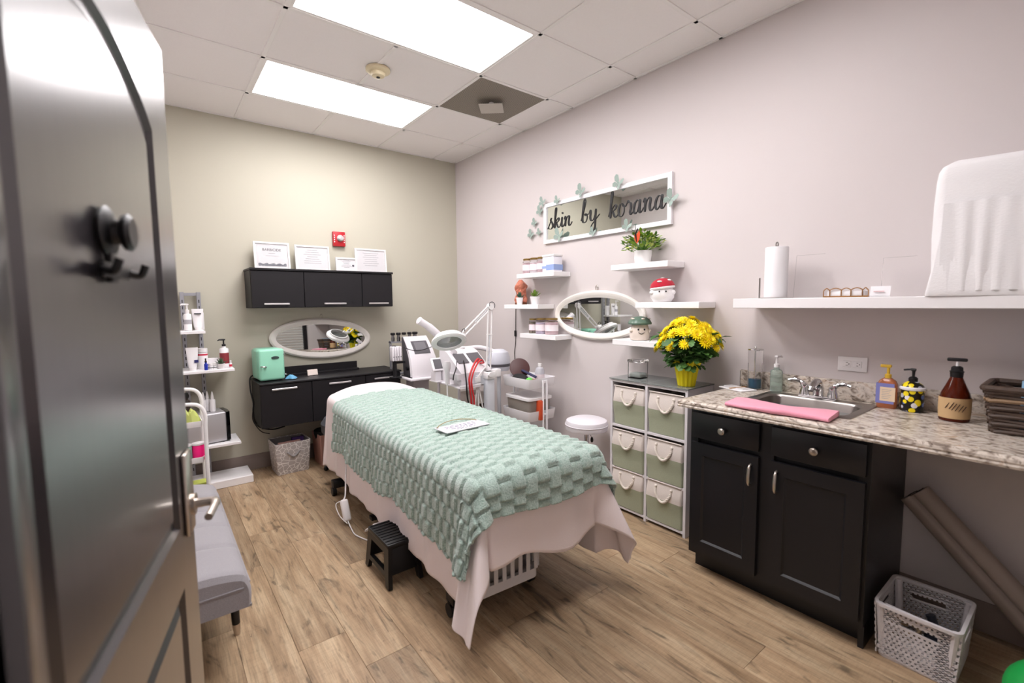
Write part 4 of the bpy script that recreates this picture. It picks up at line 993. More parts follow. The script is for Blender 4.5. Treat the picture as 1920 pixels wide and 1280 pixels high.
for ring_, (r0, L0, tilt, n) in enumerate(((.004, .030, .12, 15), (.004, .025, .4, 13), (.003, .017, .8, 9))):
    for k in range(n):
        a_ = 2*PI*k/n+ring_*.2; d_ = Vector((math.cos(a_), math.sin(a_), 0)); s_ = Vector((-d_.y, d_.x, 0)); ct, sn = math.cos(tilt), math.sin(tilt)
        P = lambda f, w_: [d_*(r0+L0*f*ct)+Vector((0, 0, L0*f*sn+.002*ring_)) - s_*w_, d_*(r0+L0*f*ct)+Vector((0, 0, L0*f*sn-.001+.002*ring_)), d_*(r0+L0*f*ct)+Vector((0, 0, L0*f*sn+.002*ring_)) + s_*w_]
        fm.grid([P(0, .0015), P(.6, .0042), P(1, .002)])
fme = fm.mesh('flower_head'); fme.materials.append(YEL)
cme = MB().sphere((0, 0, .005), .008, .008, .005, 10, 6).mesh('flower_centre'); cme.materials.append(YC)
rnd = random.Random(4); stm = MB(); kf = 0
pts = []
tries = 0
while len(pts) < 64 and tries < 4000:
    tries += 1
    a_ = rnd.random()*2*PI; q = math.sqrt(rnd.random()); yy = .19*q*math.sin(a_); xx = .15*q*math.cos(a_)
    zz = .29+.105*math.sqrt(max(0, 1-q*q))-.05*q*q + rnd.uniform(-.015, .015)
    if yy > .08: zz -= .05*(yy-.08)/.1
    if any((Vector((xx, yy, zz))-p).length < .031 for p in pts): continue
    pts.append(Vector((xx, yy, zz)))
for p in pts:
    f = part(t, 'flower_head', fme, None); f.location = p
    n_ = Vector((p.x*2.6, p.y*2.6, .25)).normalized(); f.rotation_euler = n_.to_track_quat('Z', 'Y').to_euler(); s_ = rnd.uniform(1.0, 1.3); f.scale = (s_, s_, s_)
    c = part(f, 'flower_centre', cme, None)
    stm.tube([(p.x*.1, p.y*.1, .12), (p.x*.55, p.y*.55, .22), p], .002, 5)
part(t, 'stems', stm, LFM, kind='stuff')
lme = []
for mt_ in (LFD, LFM):
    mb = MB(); rows = []
    for f, ww in ((0, .15), (.2, .6), (.35, .5), (.55, 1), (.7, .7), (.85, .75), (1, .05)):
        z = -.25*.06*f*f; rows.append([(-.02*ww, .06*f, z+.004*ww), (0, .06*f, z), (.02*ww, .06*f, z+.004*ww)])
    me = mb.grid(rows).mesh('leaf'); me.materials.append(mt_); lme.append(me)
for k in range(290):
    a_ = rnd.random()*2*PI; q = rnd.uniform(.25, 1); z = rnd.uniform(.13, .31); R = (.075+.11*(z-.12)/.17)*q
    lf = part(t, 'leaf', lme[k % 2], None); lf.location = (R*.8*math.cos(a_), R*math.sin(a_), z); lf.rotation_euler = (rnd.uniform(-.5, .7), rnd.uniform(-.5, .5), a_-PI/2+rnd.uniform(-.5, .5)); s_ = rnd.uniform(.8, 1.25); lf.scale = (s_, s_, s_)
# ------------------------------------------------------------------ sink base cabinet and counter
CT = .925
t = thing('sink_cabinet', 'black two door sink cabinet with nickel pulls', 'cabinet', (0, -3.60, 0))
CF = -.55
part(t, 'body', MB().box(CF+.018, -.018, -.385, .385, .10, CT-.04, .002, 1), DARKG)
part(t, 'face_frame', MB().ring([(-.385, .10), (.385, .10), (.385, CT-.04), (-.385, CT-.04)], [(-.345, .14), (.345, .14), (.345, CT-.08), (-.345, CT-.08)], 'x', CF, CF+.02).box(CF, CF+.0199, -.025, .045, .1401, CT-.0801), DARKG)
part(t, 'toe_kick', MB().box(CF+.07, -.02, -.385, .385, 0, .10), DARKG)
part(t, 'side_toe', MB().box(CF+.018, CF+.09, -.385, -.365, 0, .1), DARKG)
# local y = world y + 3.6 ; left door spans toward +y
for k, (y0, y1) in enumerate(((.035, .372), (-.372, -.018))):
    dr = part(t, 'drawer_front', MB().box(CF-.019, CF-.001, y0, y1, .725, .858, .004), DARKG)
    yc = (y0+y1)/2
    part(dr, 'knob', MB().lathe([(.006, 0), (.006, .012), (.016, .018), (.017, .026), (.012, .031), (.002, .032)], 20, mat=Matrix.Translation((CF-.019, yc, .79)) @ Matrix.Rotation(-PI/2, 4, 'Y')), NICKEL)
    o_ = [(y0, .125), (y1, .125), (y1, .70), (y0, .70)]; i_ = [(y0+.06, .185), (y1-.06, .185), (y1-.06, .64), (y0+.06, .64)]
    dd = part(t, 'door', MB().ring(o_, i_, 'x', CF-.02, CF-.001).grid([[(xx, y0+i_, .125+i_), (xx, y1-i_, .125+i_), (xx, y1-i_, .70-i_), (xx, y0+i_, .70-i_)] for xx, i_ in ((CF-.0195, .0595), (CF-.008, .072))], close_u=True), DARKG)
    part(dd, 'centre_panel', MB().box(CF-.011, CF-.002, y0+.058, y1-.058, .183, .642), DARKG)
    hy = y0+.032 if k == 0 else y1-.03
    part(dd, 'pull', MB().tube(crom([(CF-.02, hy, .562), (CF-.04, hy, .568), (CF-.046, hy, .60), (CF-.042, hy, .63), (CF-.034, hy, .655), (CF-.02, hy, .66)], 6), [.0055]*8+[.0075]*15+[.0055]*8, 10), NICKEL)
# counter with cut-out
t = thing('countertop', 'speckled stone look countertop running along the mauve wall', 'countertop', (0, 0, CT))
SX0, SX1, SY0, SY1 = -.475, -.085, -3.885, -3.405
top = MB(); YC0, YC1, XF = YF+.002, -3.185, -.635
top.ring([(XF+.018, YC0), (-.001, YC0), (-.001, YC1-.018), (XF+.018, YC1-.018)], [(SX0+.015, SY0+.015), (SX1-.015, SY0+.015), (SX1-.015, SY1-.015), (SX0+.015, SY1-.015)], 'z', -.04, 0)
part(t, 'slab', top, GRAN)
eprof = [(0, 0), (-.010, -.002), (-.017, -.009), (-.0185, -.018), (-.015, -.024), (-.019, -.03), (-.017, -.038), (0, -.04)]
ed = MB()
path = [(XF+.018, YC0, (-1, 0)), (XF+.018, YC1-.018, (-1, 1)), (-.001, YC1-.018, (0, 1))]
rows = []
for x, y, (nx, ny) in path: rows.append([(x - nx*u, y - ny*u, v) for u, v in eprof])
part(t, 'moulded_edge', ed.grid(rows), GRAN)
part(t, 'backsplash', MB().box(-.022, -.001, YC0, YC1-.02, 0.0, .095, .004, 2), GRAN)
part(t, 'bracket', MB().prism([(-.30, -.041), (-.05, -.041), (-.05, -.06), (-.29, -.06)], 'y', -4.45, -4.42), M('wood_batten', 'b59a7d', .7))
# sink
t = thing('sink', 'stainless steel drop-in sink in the countertop', 'sink', ((SX0+SX1)/2, (SY0+SY1)/2, CT))
sa, sb = (SX1-SX0)/2, (SY1-SY0)/2
def RR(a, b, z, r, cx=0): return [(u+cx, v, z) for u, v in rrect(-a, a, -b, b, r, 5)]
part(t, 'bowl', MB().grid([RR(sa, sb, .0005, .02), RR(sa, sb, .004, .02), RR(sa-.006, sb-.006, .006, .02), RR(sa-.045, sb-.03, .005, .05, -.016), RR(sa-.052, sb-.038, -.004, .05, -.016), RR(sa-.06, sb-.045, -.12, .05, -.016), RR(sa-.085, sb-.07, -.145, .04, -.016)], close_u=True).box(-sa+.06, sa-.09, -sb+.06, sb-.06, -.147, -.144), STEEL)
part(t, 'drain', MB().lathe([(.035, -.143), (.03, -.141), (.012, -.142)], 20), CHROME)
t = thing('faucet', 'chrome two handle faucet behind the sink', 'faucet', (-.112, -3.645, CT+.005))
part(t, 'base', MB().box(-.025, .025, -.085, .085, 0, .014, .006), CHROME)
part(t, 'spout', MB().tube(crom([(0, 0, .012), (0, 0, .055), (-.015, 0, .078), (-.05, 0, .082), (-.095, 0, .062), (-.105, 0, .05)], 6), [.024]*7+[.022]*8+[.017]*10+[.013]*6, 14), CHROME)
for s in (-1, 1):
    h_ = part(t, 'handle', MB().lathe([(.024, .012), (.022, .03), (.017, .045), (.018, .06), (.01, .068)], 18, c=(0, s*.062, 0)), CHROME)
    part(h_, 'lever', MB().tube(crom([(0, s*.062, .055), (0, s*.08, .075), (-.004, s*.11, .084), (-.006, s*.138, .078)], 6), [.013]*6+[.010]*8+[.007]*5, 10), CHROME)
# pink cloth
def folded(w, d, h, seed):
    rnd = random.Random(seed); mb = MB(); rows = []
    for i in range(25):
        f = i/24; y = -w/2+w*f; wob = .008*math.sin(f*9)+.004*math.sin(f*23); prof = []
        for (u, v) in rrect(-d/2, d/2, 0, h, h*.45, 3): prof.append((u*(1-.12*(f > .85)*(f-.85)/.15)+wob*.6, y, v*(1+.2*math.sin(f*7+u*20))))
        rows.append(prof)
    return mb.grid(rows, close_u=True, cap=True)
single('hand_towel', folded(.42, .16, .02, 1), mat_fabric('towel_pink', 'ee9fb4', 320, .08), 'folded pink towel laid along the front of the sink', 'towel', (-.545, -3.635, CT+.004), .06)
# counter bottles etc
t = thing('disinfectant_jar', 'clear jar of blue disinfectant with steel lifter left of the sink', 'jar', (-.075, -3.315, CT))
part(t, 'glass', MB().lathe([(.036, 0), (.038, .004), (.038, .15), (.035, .15), (.035, .008)], 28), GLASS)
part(t, 'liquid', MB().lathe([(.0335, .009), (.0335, .062)], 28), M('liquid_blue', '0f5b7d', .1, trans=.3))
part(t, 'lifter_rod', MB().cyl((0, 0, .06), (0, 0, .235), .003, n=8).sphere((0, 0, .237), .006), CHROME)
part(t, 'lid', MB().lathe([(.04, .222), (.041, .224), (.04, .229)], 28), CHROME)
part(t, 'tall_glass', MB().lathe([(.0375, .15), (.0375, .222)], 28, cap=False), GLASS)
t = thing('acrylic_holder', 'clear acrylic stand beside the disinfectant jar', 'holder', (-.062, -3.235, CT), .2)
part(t, 'panel', MB().box(-.03, .03, -.0015, .0015, 0, .10), ACRYL); part(t, 'foot', MB().box(-.03, .03, -.03, .0, 0, .003), ACRYL)
SAN = M('gel_clear', 'dff2ea', .05, trans=.85, ior=1.3)
bottle('sanitizer_bottle', 'clear hand sanitizer pump bottle left of the faucet', (-.066, -3.425, CT), cyl_prof(.03, .125, .006, .014), SAN, pump=(.135, .065, WHITE, 1))
def soapb(label, loc, w, d, h, mat, labm, inner=None):
    t = thing('soap_bottle', label, 'soap dispenser', loc, -PI/2); mb = MB(); rows = []
    for z, k in ((0, .94), (.004, 1), (h*.78, 1), (h*.9, .82), (h, .35)): rows.append([(u*k, v*k, z) for u, v in rrect(-w/2, w/2, -d/2, d/2, .012, 4)])
    part(t, 'body', mb.grid(rows, close_u=True, cap=True), mat); return t
AMB = M('soap_peach', 'd98a62', .1, trans=.55, ior=1.3); GOLDP = M('pump_gold', 'd8b13a', .35)
t = soapb('peach liquid soap with purple label and gold pump on the counter', (-.085, -3.915, CT), .072, .045, .14, AMB, None)
part(t, 'printed_label', MB().box(-.0365, .03, -.0238, -.0226, .022, .115).box(-.0375, -.0365, -.0238, .02, .022, .115), M('label_periwinkle', '7d80bd', .6))
part(t, 'label_panel', MB().box(-.022, .034, -.0246, -.0239, .034, .098), M('label_cream', 'e6cfb0', .6))
lm = MB()
for k in range(6): lm.box(-.015, .012+.004*(k % 3), -.0250, -.0246, .045+k*.008, .047+k*.008)
part(t, 'print', lm, INKL, kind='stuff')
p = part(t, 'pump', MB().lathe([(.013, .138), (.013, .155), (.006, .158), (.006, .19)], 14), GOLDP)
part(p, 'nozzle', MB().box(-.03, .011, -.008, .008, .186, .2, .004), GOLDP)
m = M('lemon_pattern', 'e9e6e6', .3); nt, ns, L, b_ = nodes(m)
tc2 = ns.new('ShaderNodeTexCoord'); vo = ns.new('ShaderNodeTexVoronoi'); vo.inputs['Scale'].default_value = 42; L.new(tc2.outputs['Object'], vo.inputs['Vector'])
sep = ns.new('ShaderNodeSeparateColor'); L.new(vo.outputs['Color'], sep.inputs[0])
rp = ns.new('ShaderNodeValToRGB'); rp.color_ramp.interpolation = 'CONSTANT'; e = rp.color_ramp.elements; e.new(.5); e.new(.75)
for k, (p_, c_) in enumerate(((0, 'f0d818'), (.38, 'b9bac4'), (.62, 'e9e6ea'), (.8, '5d78c0'))): e[k].position = p_; e[k].color = lin(c_)
L.new(sep.outputs[0], rp.inputs[0])
r3 = ns.new('ShaderNodeValToRGB'); r3.color_ramp.interpolation = 'CONSTANT'; r3.color_ramp.elements[0].color = (1, 1, 1, 1); r3.color_ramp.elements[1].position = .5; r3.color_ramp.elements[1].color = lin('1d1c20'); L.new(vo.outputs['Distance'], r3.inputs[0])
mx = ns.new('ShaderNodeMix'); mx.data_type = 'RGBA'; mx.blend_type = 'MULTIPLY'; mx.inputs['Factor'].default_value = 1; L.new(rp.outputs[0], mx.inputs['A']); L.new(r3.outputs[0], mx.inputs['B']); L.new(mx.outputs['Result'], b_.inputs['Base Color'])
t = thing('soap_dispenser', 'ceramic soap dispenser with yellow lemon pattern and black pump', 'soap dispenser', (-.09, -4.005, CT), -PI/2)
part(t, 'body', MB().lathe([(.036, 0), (.041, .004), (.042, .05), (.041, .098)], 32), m)
part(t, 'rim', MB().lathe([(.041, .096), (.046, .1), (.046, .108), (.041, .112)], 32, cap=False), M('ceramic_white', 'e8e8ee', .15))
part(t, 'shoulder', MB().lathe([(.041, .11), (.034, .122), (.018, .134)], 32), m)
p = part(t, 'pump', MB().lathe([(.016, .132), (.017, .148), (.012, .154), (.005, .157), (.006, .178), (.01, .186)], 16), BLACK)
part(p, 'nozzle', MB().tube(crom([(.008, 0, .186), (-.012, 0, .187), (-.034, -.004, .183)], 5), [.006]*5+[.004]*6, 8), BLACK)
AMBR = M('amber_glass', '5a1d0a', .12, trans=.35, ior=1.3)
t = thing('lotion_bottle', 'brown amber lotion bottle with kraft label and black pump', 'bottle', (-.165, -4.155, CT), -PI/2+.1)
part(t, 'body', MB().lathe([(.044, 0), (.048, .005), (.05, .045), (.05, .09), (.043, .118), (.03, .15), (.022, .172), (.018, .182)], 36), AMBR)
part(t, 'printed_label', MB().lathe([(.0487, .014), (.0506, .045), (.0506, .098)], 36, cap=False), M('kraft', 'c7a67a', .7))
sc = MB()
for k, (x, z) in enumerate(((-.02, .068), (-.008, .066), (.0, .062), (.01, .06), (.02, .056), (.028, .052))):
    y = -math.sqrt(.0512**2-x*x); sc.tube(crom([(x-.006, y, z-.012), (x, y-.0006, z), (x+.008, y, z+.016)], 4), .0014, 5)
part(t, 'script_print', sc, M('ink_brown', '3b2417', .7), kind='stuff')
p = part(t, 'pump', MB().lathe([(.02, .18), (.021, .2), (.024, .203), (.019, .206), (.018, .22), (.012, .225)], 18), BLACK)
part(p, 'stem', MB().cyl((0, 0, .222), (0, 0, .245), .005, n=10), WHITE)
part(p, 'nozzle', MB().box(-.032, .03, -.009, .009, .244, .258, .005), BLACK)
# wicker basket
t = thing('wicker_basket', 'dark brown wicker basket at the right end of the counter', 'basket', (-.2, -4.40, CT), 0)
WK = M('wicker_dark', '4a3a30', .55, var=.4, vscale=50)
for k in range(11):
    z = .008+k*.0145; f = 1+.16*k/10; pts = []
    for i, (u, v) in enumerate(rrect(-.10*f, .10*f, -.125*f, .125*f, .03, 4)): pts.append((u+(.004 if (i+k) % 2 else -.004)*(1 if u > 0 else -1)*.6, v+(.004 if (i+k) % 2 else -.004)*(1 if v > 0 else -1)*.6, z))
    dense = crom(pts, 3, True)
    part(t, 'woven_strand', MB().tube([(p.x, p.y, p.z+.0022*math.sin(i*1.4+k*PI)) for i, p in enumerate(dense)], .0078, 6, True), WK if k not in (8,) else M('wicker_tan', '8d7256', .6, var=.3, vscale=50))
part(t, 'rim', MB().tube(crom([(u, v, .168) for u, v in rrect(-.122, .122, -.15, .15, .03, 4)], 2, True), .012, 8, True), WK)
part(t, 'bottom', MB().box(-.095, .095, -.12, .12, .002, .01), WK)
single('glove_box', MB().box(-.06, .06, -.08, .08, 0, .175, .004), M('box_sky', '8fb8d8', .6), 'pale blue box standing in the wicker basket', 'box', (-.2, -4.42, CT+.012), .1)
# napkin/packet on the counter
t = thing('mask_packet', 'flat white packet with tan ribbon on the counter corner', 'packet', (-.15, -3.255, CT), -.35)
part(t, 'sachet', MB().box(-.055, .055, -.085, .085, 0, .008, .004), PAPER); part(t, 'sleeve', MB().box(-.02, .04, -.06, .085, .008, .011, .001, 1), WHITE)
part(t, 'ribbon', MB().box(-.056, .056, -.008, .004, .0085, .012), M('ribbon_tan', 'b98a5a', .6))
# wall outlet
t = thing('wall_outlet', 'white double wall outlet above the faucet', 'outlet', (0, -3.752, 1.068), -PI/2)
part(t, 'cover_plate', MB().box(-.062, .062, -.007, -.0005, 0, .072, .003), WHITE)
for s in (-1, 1):
    r_ = part(t, 'receptacle', MB().box(s*.022-.018, s*.022+.018, -.0095, -.006, .02, .052, .003), WHITE)
    sm = MB()
    for q in (-.007, .007): sm.box(s*.022-.004, s*.022+.004, -.0099, -.0094, .036+q-.001, .036+q+.001)
    sm.cyl((s*.022+.009, -.0099, .036), (s*.022+.009, -.0094, .036), .0025, n=8); part(r_, 'slots', sm, BLACK, kind='stuff')
# ------------------------------------------------------------------ long shelf items
ZS = 1.435
t = thing('paper_towel', 'white paper towel roll on a steel holder on the long shelf', 'paper towel', (-.14, -3.435, ZS))
part(t, 'roll', MB().lathe([(.018, .004), (.054, .004), (.0545, .008), (.0545, .262), (.053, .266), (.018, .266)], 36), PAPER)
part(t, 'holder', MB().lathe([(.075, 0), (.075, .003), (.07, .004)], 32).cyl((0, 0, 0), (0, 0, .275), .004, n=10).tube(crom([(-.012, .0, .27), (-.012, 0, .285), (0, 0, .292), (.012, 0, .285), (.012, 0, .27)], 4), .003, 6).tube([(0, .082, 0), (0, .082, .11)], .004, 8), STEEL)
def acr(label, loc, w, h, lean, rz):
    t = thing('acrylic_sign_holder', label, 'sign holder', loc, rz, 'acrylic sign holders on the long shelf')
    part(t, 'panel', MB().box(-w/2, w/2, -.002, .002, 0, h, mat=Matrix.Rotation(-lean, 4, 'X')), ACRYL)
    part(t, 'foot', MB().box(-w/2, w/2, -.05, .0, 0, .003), ACRYL)
    return t
acr('empty clear acrylic sign holder beside the paper towel roll', (-.11, -3.575, ZS), .13, .22, .12, -PI/2)
acr('empty clear acrylic sign holder behind the white card', (-.09, -3.93, ZS), .12, .18, .12, -PI/2)
TORT = M('tortoise_gold', 'a4743f', .3, .4)
t = thing('napkin_rack', 'low bronze wire rack with scalloped top on the long shelf', 'rack', (-.2, -3.765, ZS), -PI/2)
rk = []
for x0, x1, nm in ((-.088, -.062, 0), (-.062, -.016, 1), (-.016, .022, 1), (.022, .066, 1), (.066, .088, 0)):
    part(t, 'loop', MB().tube(crom([(x0, 0, .003), (x0, 0, .03), (x0+.006, 0, .038), ((x0+x1)/2, 0, .043), (x1-.006, 0, .038), (x1, 0, .03), (x1, 0, .003)], 4), .0022, 6), TORT)
part(t, 'rail', MB().tube([(-.088, 0, .004), (.088, 0, .004)], .003, 6).tube([(-.088, .05, .004), (.088, .05, .004)], .003, 6).tube([(-.088, 0, .004), (-.088, .05, .004)], .003, 6).tube([(.088, 0, .004), (.088, .05, .004)], .003, 6), TORT)
single('napkins', MB().box(-.075, .075, .006, .046, .002, .03, .003), PAPER, 'stack of white napkins in the bronze wire rack', 'napkins', (-.2, -3.765, ZS), -PI/2)
t = thing('card_holder', 'small white card leaning in a holder on the long shelf', 'card holder', (-.2, -3.895, ZS), -PI/2)
part(t, 'card', MB().box(-.036, .036, -.002, .002, 0, .048, mat=Matrix.Rotation(-.2, 4, 'X')), PAPER); part(t, 'print', MB().box(-.022, .016, -.0045, -.002, .022, .027), M('ink_rose', 'd9b9ba', .7)); part(t, 'foot', MB().box(-.036, .036, -.02, .02, 0, .004), ACRYL)
# towel covered box
TOW = M('towel_white', 'e8e6e7', .9, sheen=.3, bump=.12, bscale=70, stretch=(1, 1.4, 3))
def towel_box():
    mb = MB(); w, d0, h = .34, .22, .515; rows = []; n = 84
    prof = [(0.0, 1.045), (.012, 1.06), (.05, 1.05), (.2, 1.03), (.45, 1.0), (.7, .975), (.88, .955), (.96, .93), (.99, .88), (1.0, .8)]
    for z, k in prof:
        r = []
        for (u, v) in rrect(-d0/2*k, d0/2*k, -w/2*k-(.0), w/2*k, .035, 20):
            fold = .010*(1-z)*math.sin(v*38+u*30+z*3)*(1 if z > .02 else .6) + .004*math.sin(v*90+z*9)*(1-z)
            g = 1+fold/.15; tilt = .0
            zz = h*z + (.012*(v/w+.5) if z > .9 else 0) - (.02*max(0, (v-.1)/.07) if z > .9 else 0)
            r.append((u*g+.012*(1-z)*(-1 if u < 0 else 0), v*g, zz))
        rows.append(r)
    return mb.grid(rows, close_u=True, cap=True)
t = thing('covered_appliance', 'boxy appliance draped with a textured white towel on the long shelf', 'covered appliance', (-.145, -4.228, ZS))
part(t, 'towel', towel_box(), TOW)
part(t, 'towel_flap', MB().grid([[(-.128+.006*math.sin(v*40), -.15+.28*v, .02+0*v) for v in [k/30 for k in range(31)]], [(-.126+.004*math.sin(v*30), -.15+.28*v, .2) for v in [k/30 for k in range(31)]], [(-.118, -.15+.28*v, .36) for v in [k/30 for k in range(31)]]]), TOW)
# ------------------------------------------------------------------ under the counter
t = thing('lattice_basket', 'light grey lattice plastic basket on the floor beside the sink cabinet', 'basket', (-.385, -4.14, 0), .0)
LB = M('lattice_grey', 'd3cfd1', .45)
wA, dA, hA = .125, .145, .225     # half sizes along y, x
def bp_(s, f, z):
    pass
sk = MB()
rows = []
for z, k in ((0, .9), (.012, .92)): rows.append([(u*k, v*k, z) for u, v in rrect(-dA, dA, -wA, wA, .025, 4)])
part(t, 'base', MB().grid(rows, close_u=True, cap=True), LB)
part(t, 'rim', MB().ring(rrect(-dA-.006, dA+.006, -wA-.006, wA+.006, .028, 4), rrect(-dA+.006, dA-.006, -wA+.006, wA-.006, .02, 4), 'z', hA-.012, hA), LB)
def wall_panel(L2, nm, place):
    """perforated side: lattice strips crossing, with a grip slot"""
    mb = MB(); n = int(L2*2/.0145); hh = hA-.02; rows_n = 15
    th_ = .0016
    for i in range(n+1):
        x = -L2+2*L2*i/n
        for j in range(rows_n):
            z0 = .012+hh*j/rows_n; z1 = .012+hh*(j+1)/rows_n
            if abs(x) < .055 and .155 < (z0+z1)/2 < .182: continue
            xo = x+(.0036 if j % 2 else -.0036)
            mb.box(xo-.0042, xo+.0042, -th_, th_, z0-.0006, z1+.0006)
    for j in range(rows_n+1):
        z = .012+hh*j/rows_n
        if .158 < z < .18:
            mb.box(-L2, -.055, -th_, th_, z-.0033, z+.0033); mb.box(.055, L2, -th_, th_, z-.0033, z+.0033)
        else: mb.box(-L2, L2, -th_, th_, z-.0033, z+.0033)
    mb.box(-.06, .06, -th_-.001, th_+.001, .15, .156); mb.box(-.06, .06, -th_-.001, th_+.001, .181, .187)
    o = part(t, 'lattice_side', mb.mesh('lattice_side', False), LB, kind='stuff'); o.location = place[0]; o.rotation_euler = place[1]
for s in (-1, 1):
    wall_panel(wA-.018, 'a', ((s*(dA-.012), 0, 0), (0, s*.06, PI/2)))
    wall_panel(dA-.018, 'b', ((0, s*(wA-.010), 0), (-s*.06, 0, 0)))
for sx in (-1, 1):
    for sy in (-1, 1): part(t, 'corner_post', MB().tube([(sx*(dA-.028), sy*(wA-.028), .01), (sx*(dA-.014), sy*(wA-.014), hA-.008)], .0135, 8), LB)
single('styling_tool', MB().box(-.07, .07, -.035, .035, 0, .07, .02, 3).cyl((0, 0, .06), (.02, .03, .15), .016), M('dryer_navy', '23252f', .4), 'dark navy tool lying inside the lattice basket', 'tool', (-.36, -4.19, .014), .5)
single('cable_coil', MB().tube([(.06*math.cos(a/10*2*PI), .05*math.sin(a/10*2*PI), .012+.0012*a) for a in range(32)], .005, 6), M('cable_tan', '9a8468', .6), 'coil of tan cable inside the lattice basket', 'cable', (-.40, -4.085, .06))
# rolled mat leaning
t = thing('rolled_mat', 'taupe rolled mat leaning diagonally under the counter', 'mat', (-.14, -4.05, .55))
rows = []; P0 = Vector((-.10, -4.035, .56)); P1 = Vector((-.165, -4.60, -.0)) ; ax = (P1-P0).normalized(); e1 = ax.cross(Vector((1, 0, 0))).normalized(); e2 = Vector((1, 0, 0))
for f in (0, .02, .5, .98, 1):
    c = P0+(P1-P0)*f; r = []
    for k in range(48):
        a = 2*PI*k/48; rad = .047+.010*math.cos(2*a+.4) - .020*math.exp(-((a-4.55)/.25)**2) ; r.append(c-Vector((-.14, -4.05, .55))+rad*(math.cos(a)*e1*1.15+math.sin(a)*e2*.9))
    rows.append(r)
part(t, 'mat', MB().grid(rows, close_u=True, cap=True), M('mat_taupe', '9c8e86', .4))
bl_ = MB(); cs = [(math.cos(k*.5)*(.012+.0022*k), math.sin(k*.5)*(.012+.0022*k)) for k in range(14)]
part(t, 'rolled_end', bl_.tube([P0-ax*.001-Vector((-.14, -4.05, .55))+u*e1+v*e2 for u, v in cs], .0025, 5), M('mat_dark', '4c443f', .6))
t = thing('exercise_ball', 'bright green ball at the lower right edge of the photo', 'ball', (-.52, -4.49, 0))
part(t, 'ball', MB().sphere((0, 0, .12), .12, n=32, m=20), M('ball_green', '1fa24a', .4)); part(t, 'valve', MB().cyl((0, 0, .237), (0, 0, .242), .01, n=12), WHITE)
# ------------------------------------------------------------------ skin care machines in the far corner
PANEL = M('machine_white', 'e6e2e6', .35); SCR = M('machine_screen', '5e5c60', .25); SIDE = M('machine_grey', '565458', .45); PALE = M('machine_pale', 'cfd2d8', .4)
t = thing('equipment_stand', 'white stand carrying the slanted console machine in the far corner', 'stand', (-.74, -.50, 0))
part(t, 'table_board', MB().box(-.18, .18, -.17, .16, .722, .742, .006), PANEL)
part(t, 'column', MB().box(-.10, .06, -.06, .10, .05, .722, .004), M('stand_grey', 'b9b3b4', .5))
part(t, 'base', MB().box(-.16, .16, -.15, .15, .02, .05, .006), PANEL)
part(t, 'shelf', MB().box(-.16, .16, -.15, .15, .36, .376, .004), PANEL)
for sx in (-.14, .14):
    for sy in (-.13, .13): part(t, 'caster', MB().cyl((sx-.01, sy, .018), (sx+.01, sy, .018), .018), BLACK)
t = thing('console_machine', 'white slanted body treatment console with a grey screen', 'machine', (-.74, -.62, .742))
rows = []; prof = [(0, .0, .142), (.0, .02, .142), (.015, .10, .139), (.045, .18, .134), (.09, .25, .13), (.15, .32, .126), (.205, .372, .123)]
def yw(z):
    for (a, b) in zip(prof[1:-1], prof[2:]):
        if a[1] <= z <= b[1]: f = (z-a[1])/(b[1]-a[1]); return a[0]+(b[0]-a[0])*f, a[2]+(b[2]-a[2])*f
    return prof[-1][0], prof[-1][2]
for y, z, w_ in prof: rows.append([(-w_, y+.012, z), (-w_+.004, y, z), (-w_*.4, y-.010, z), (w_*.4, y-.010, z), (w_-.004, y, z), (w_, y+.012, z)])
part(t, 'front_panel', MB().grid(rows).grid([[(p[0], p[1]+.022, p[2]) for p in r] for r in rows]).grid([rows[-1], [(p[0], p[1]+.022, p[2]) for p in rows[-1]]]), PANEL)
for s in (-1, 1):
    part(t, 'side_panel', MB().prism([(.014, .0)]+[(y+.016, z) for y, z, w_ in prof[1:]]+[(.235, .36), (.225, .2), (.21, .0)], 'x', s*.128-.012*(s > 0), s*.128+.012*(s < 0)), SIDE)
part(t, 'core', MB().prism([(.02, .002)]+[(y+.02, z) for y, z, w_ in prof[1:]]+[(.23, .355), (.205, .002)], 'x', -.117, .117), SIDE)
sc = []
for z in (.215, .25, .29, .33): y, w_ = yw(z); sc.append([(-.078, y-.0125, z), (.085, y-.0125, z)])
part(t, 'screen', MB().grid(sc).grid([[(p[0], p[1]+.004, p[2]) for p in r] for r in sc]), SCR)
sc = []
for z in (.25, .29, .32): y, w_ = yw(z); sc.append([(-.055, y-.0142, z), (.06, y-.0142, z)])
part(t, 'display', MB().grid(sc), M('display_grey', '77757a', .15))
part(t, 'base_plate', MB().box(-.15, .15, .0, .22, .0, .008, .003), DARKG)
part(t, 'side_knob', MB().cyl((-.128, .1, .08), (-.15, .1, .08), .018), BLACK)
part(t, 'front_cable', MB().tube(crom([(-.17, .1, .28), (-.10, -.0, .252), (0, .0, .262), (.10, .02, .285), (.17, .05, .31)], 6), .0035, 6), BLACK)
t = thing('probe_holder', 'rack of black capped suction cups behind the console machine', 'rack', (-.80, -.30, .742))
part(t, 'rack', MB().box(-.15, .15, -.025, .025, 0, .02, .003).box(-.15, -.14, -.02, .02, 0, .33).box(.14, .15, -.02, .02, 0, .33).box(-.15, .15, -.03, .03, .31, .322), GREY)
for k in range(5):
    x = -.118+k*.058; r = .022 if k < 4 else .028; c = part(t, 'cup', MB().lathe([(r*.7, .323), (r*.8, .35), (r*.6, .375), (r*.6, .385)], 16, c=(x, 0, 0)), GLASS if k == 2 else M('cup_chrome', '8a8a8c', .2, 1))
    part(c, 'cap', MB().lathe([(r*.8, .384), (r, .39), (r, .403), (r*.8, .408)], 16, c=(x, 0, 0)), BLACK)
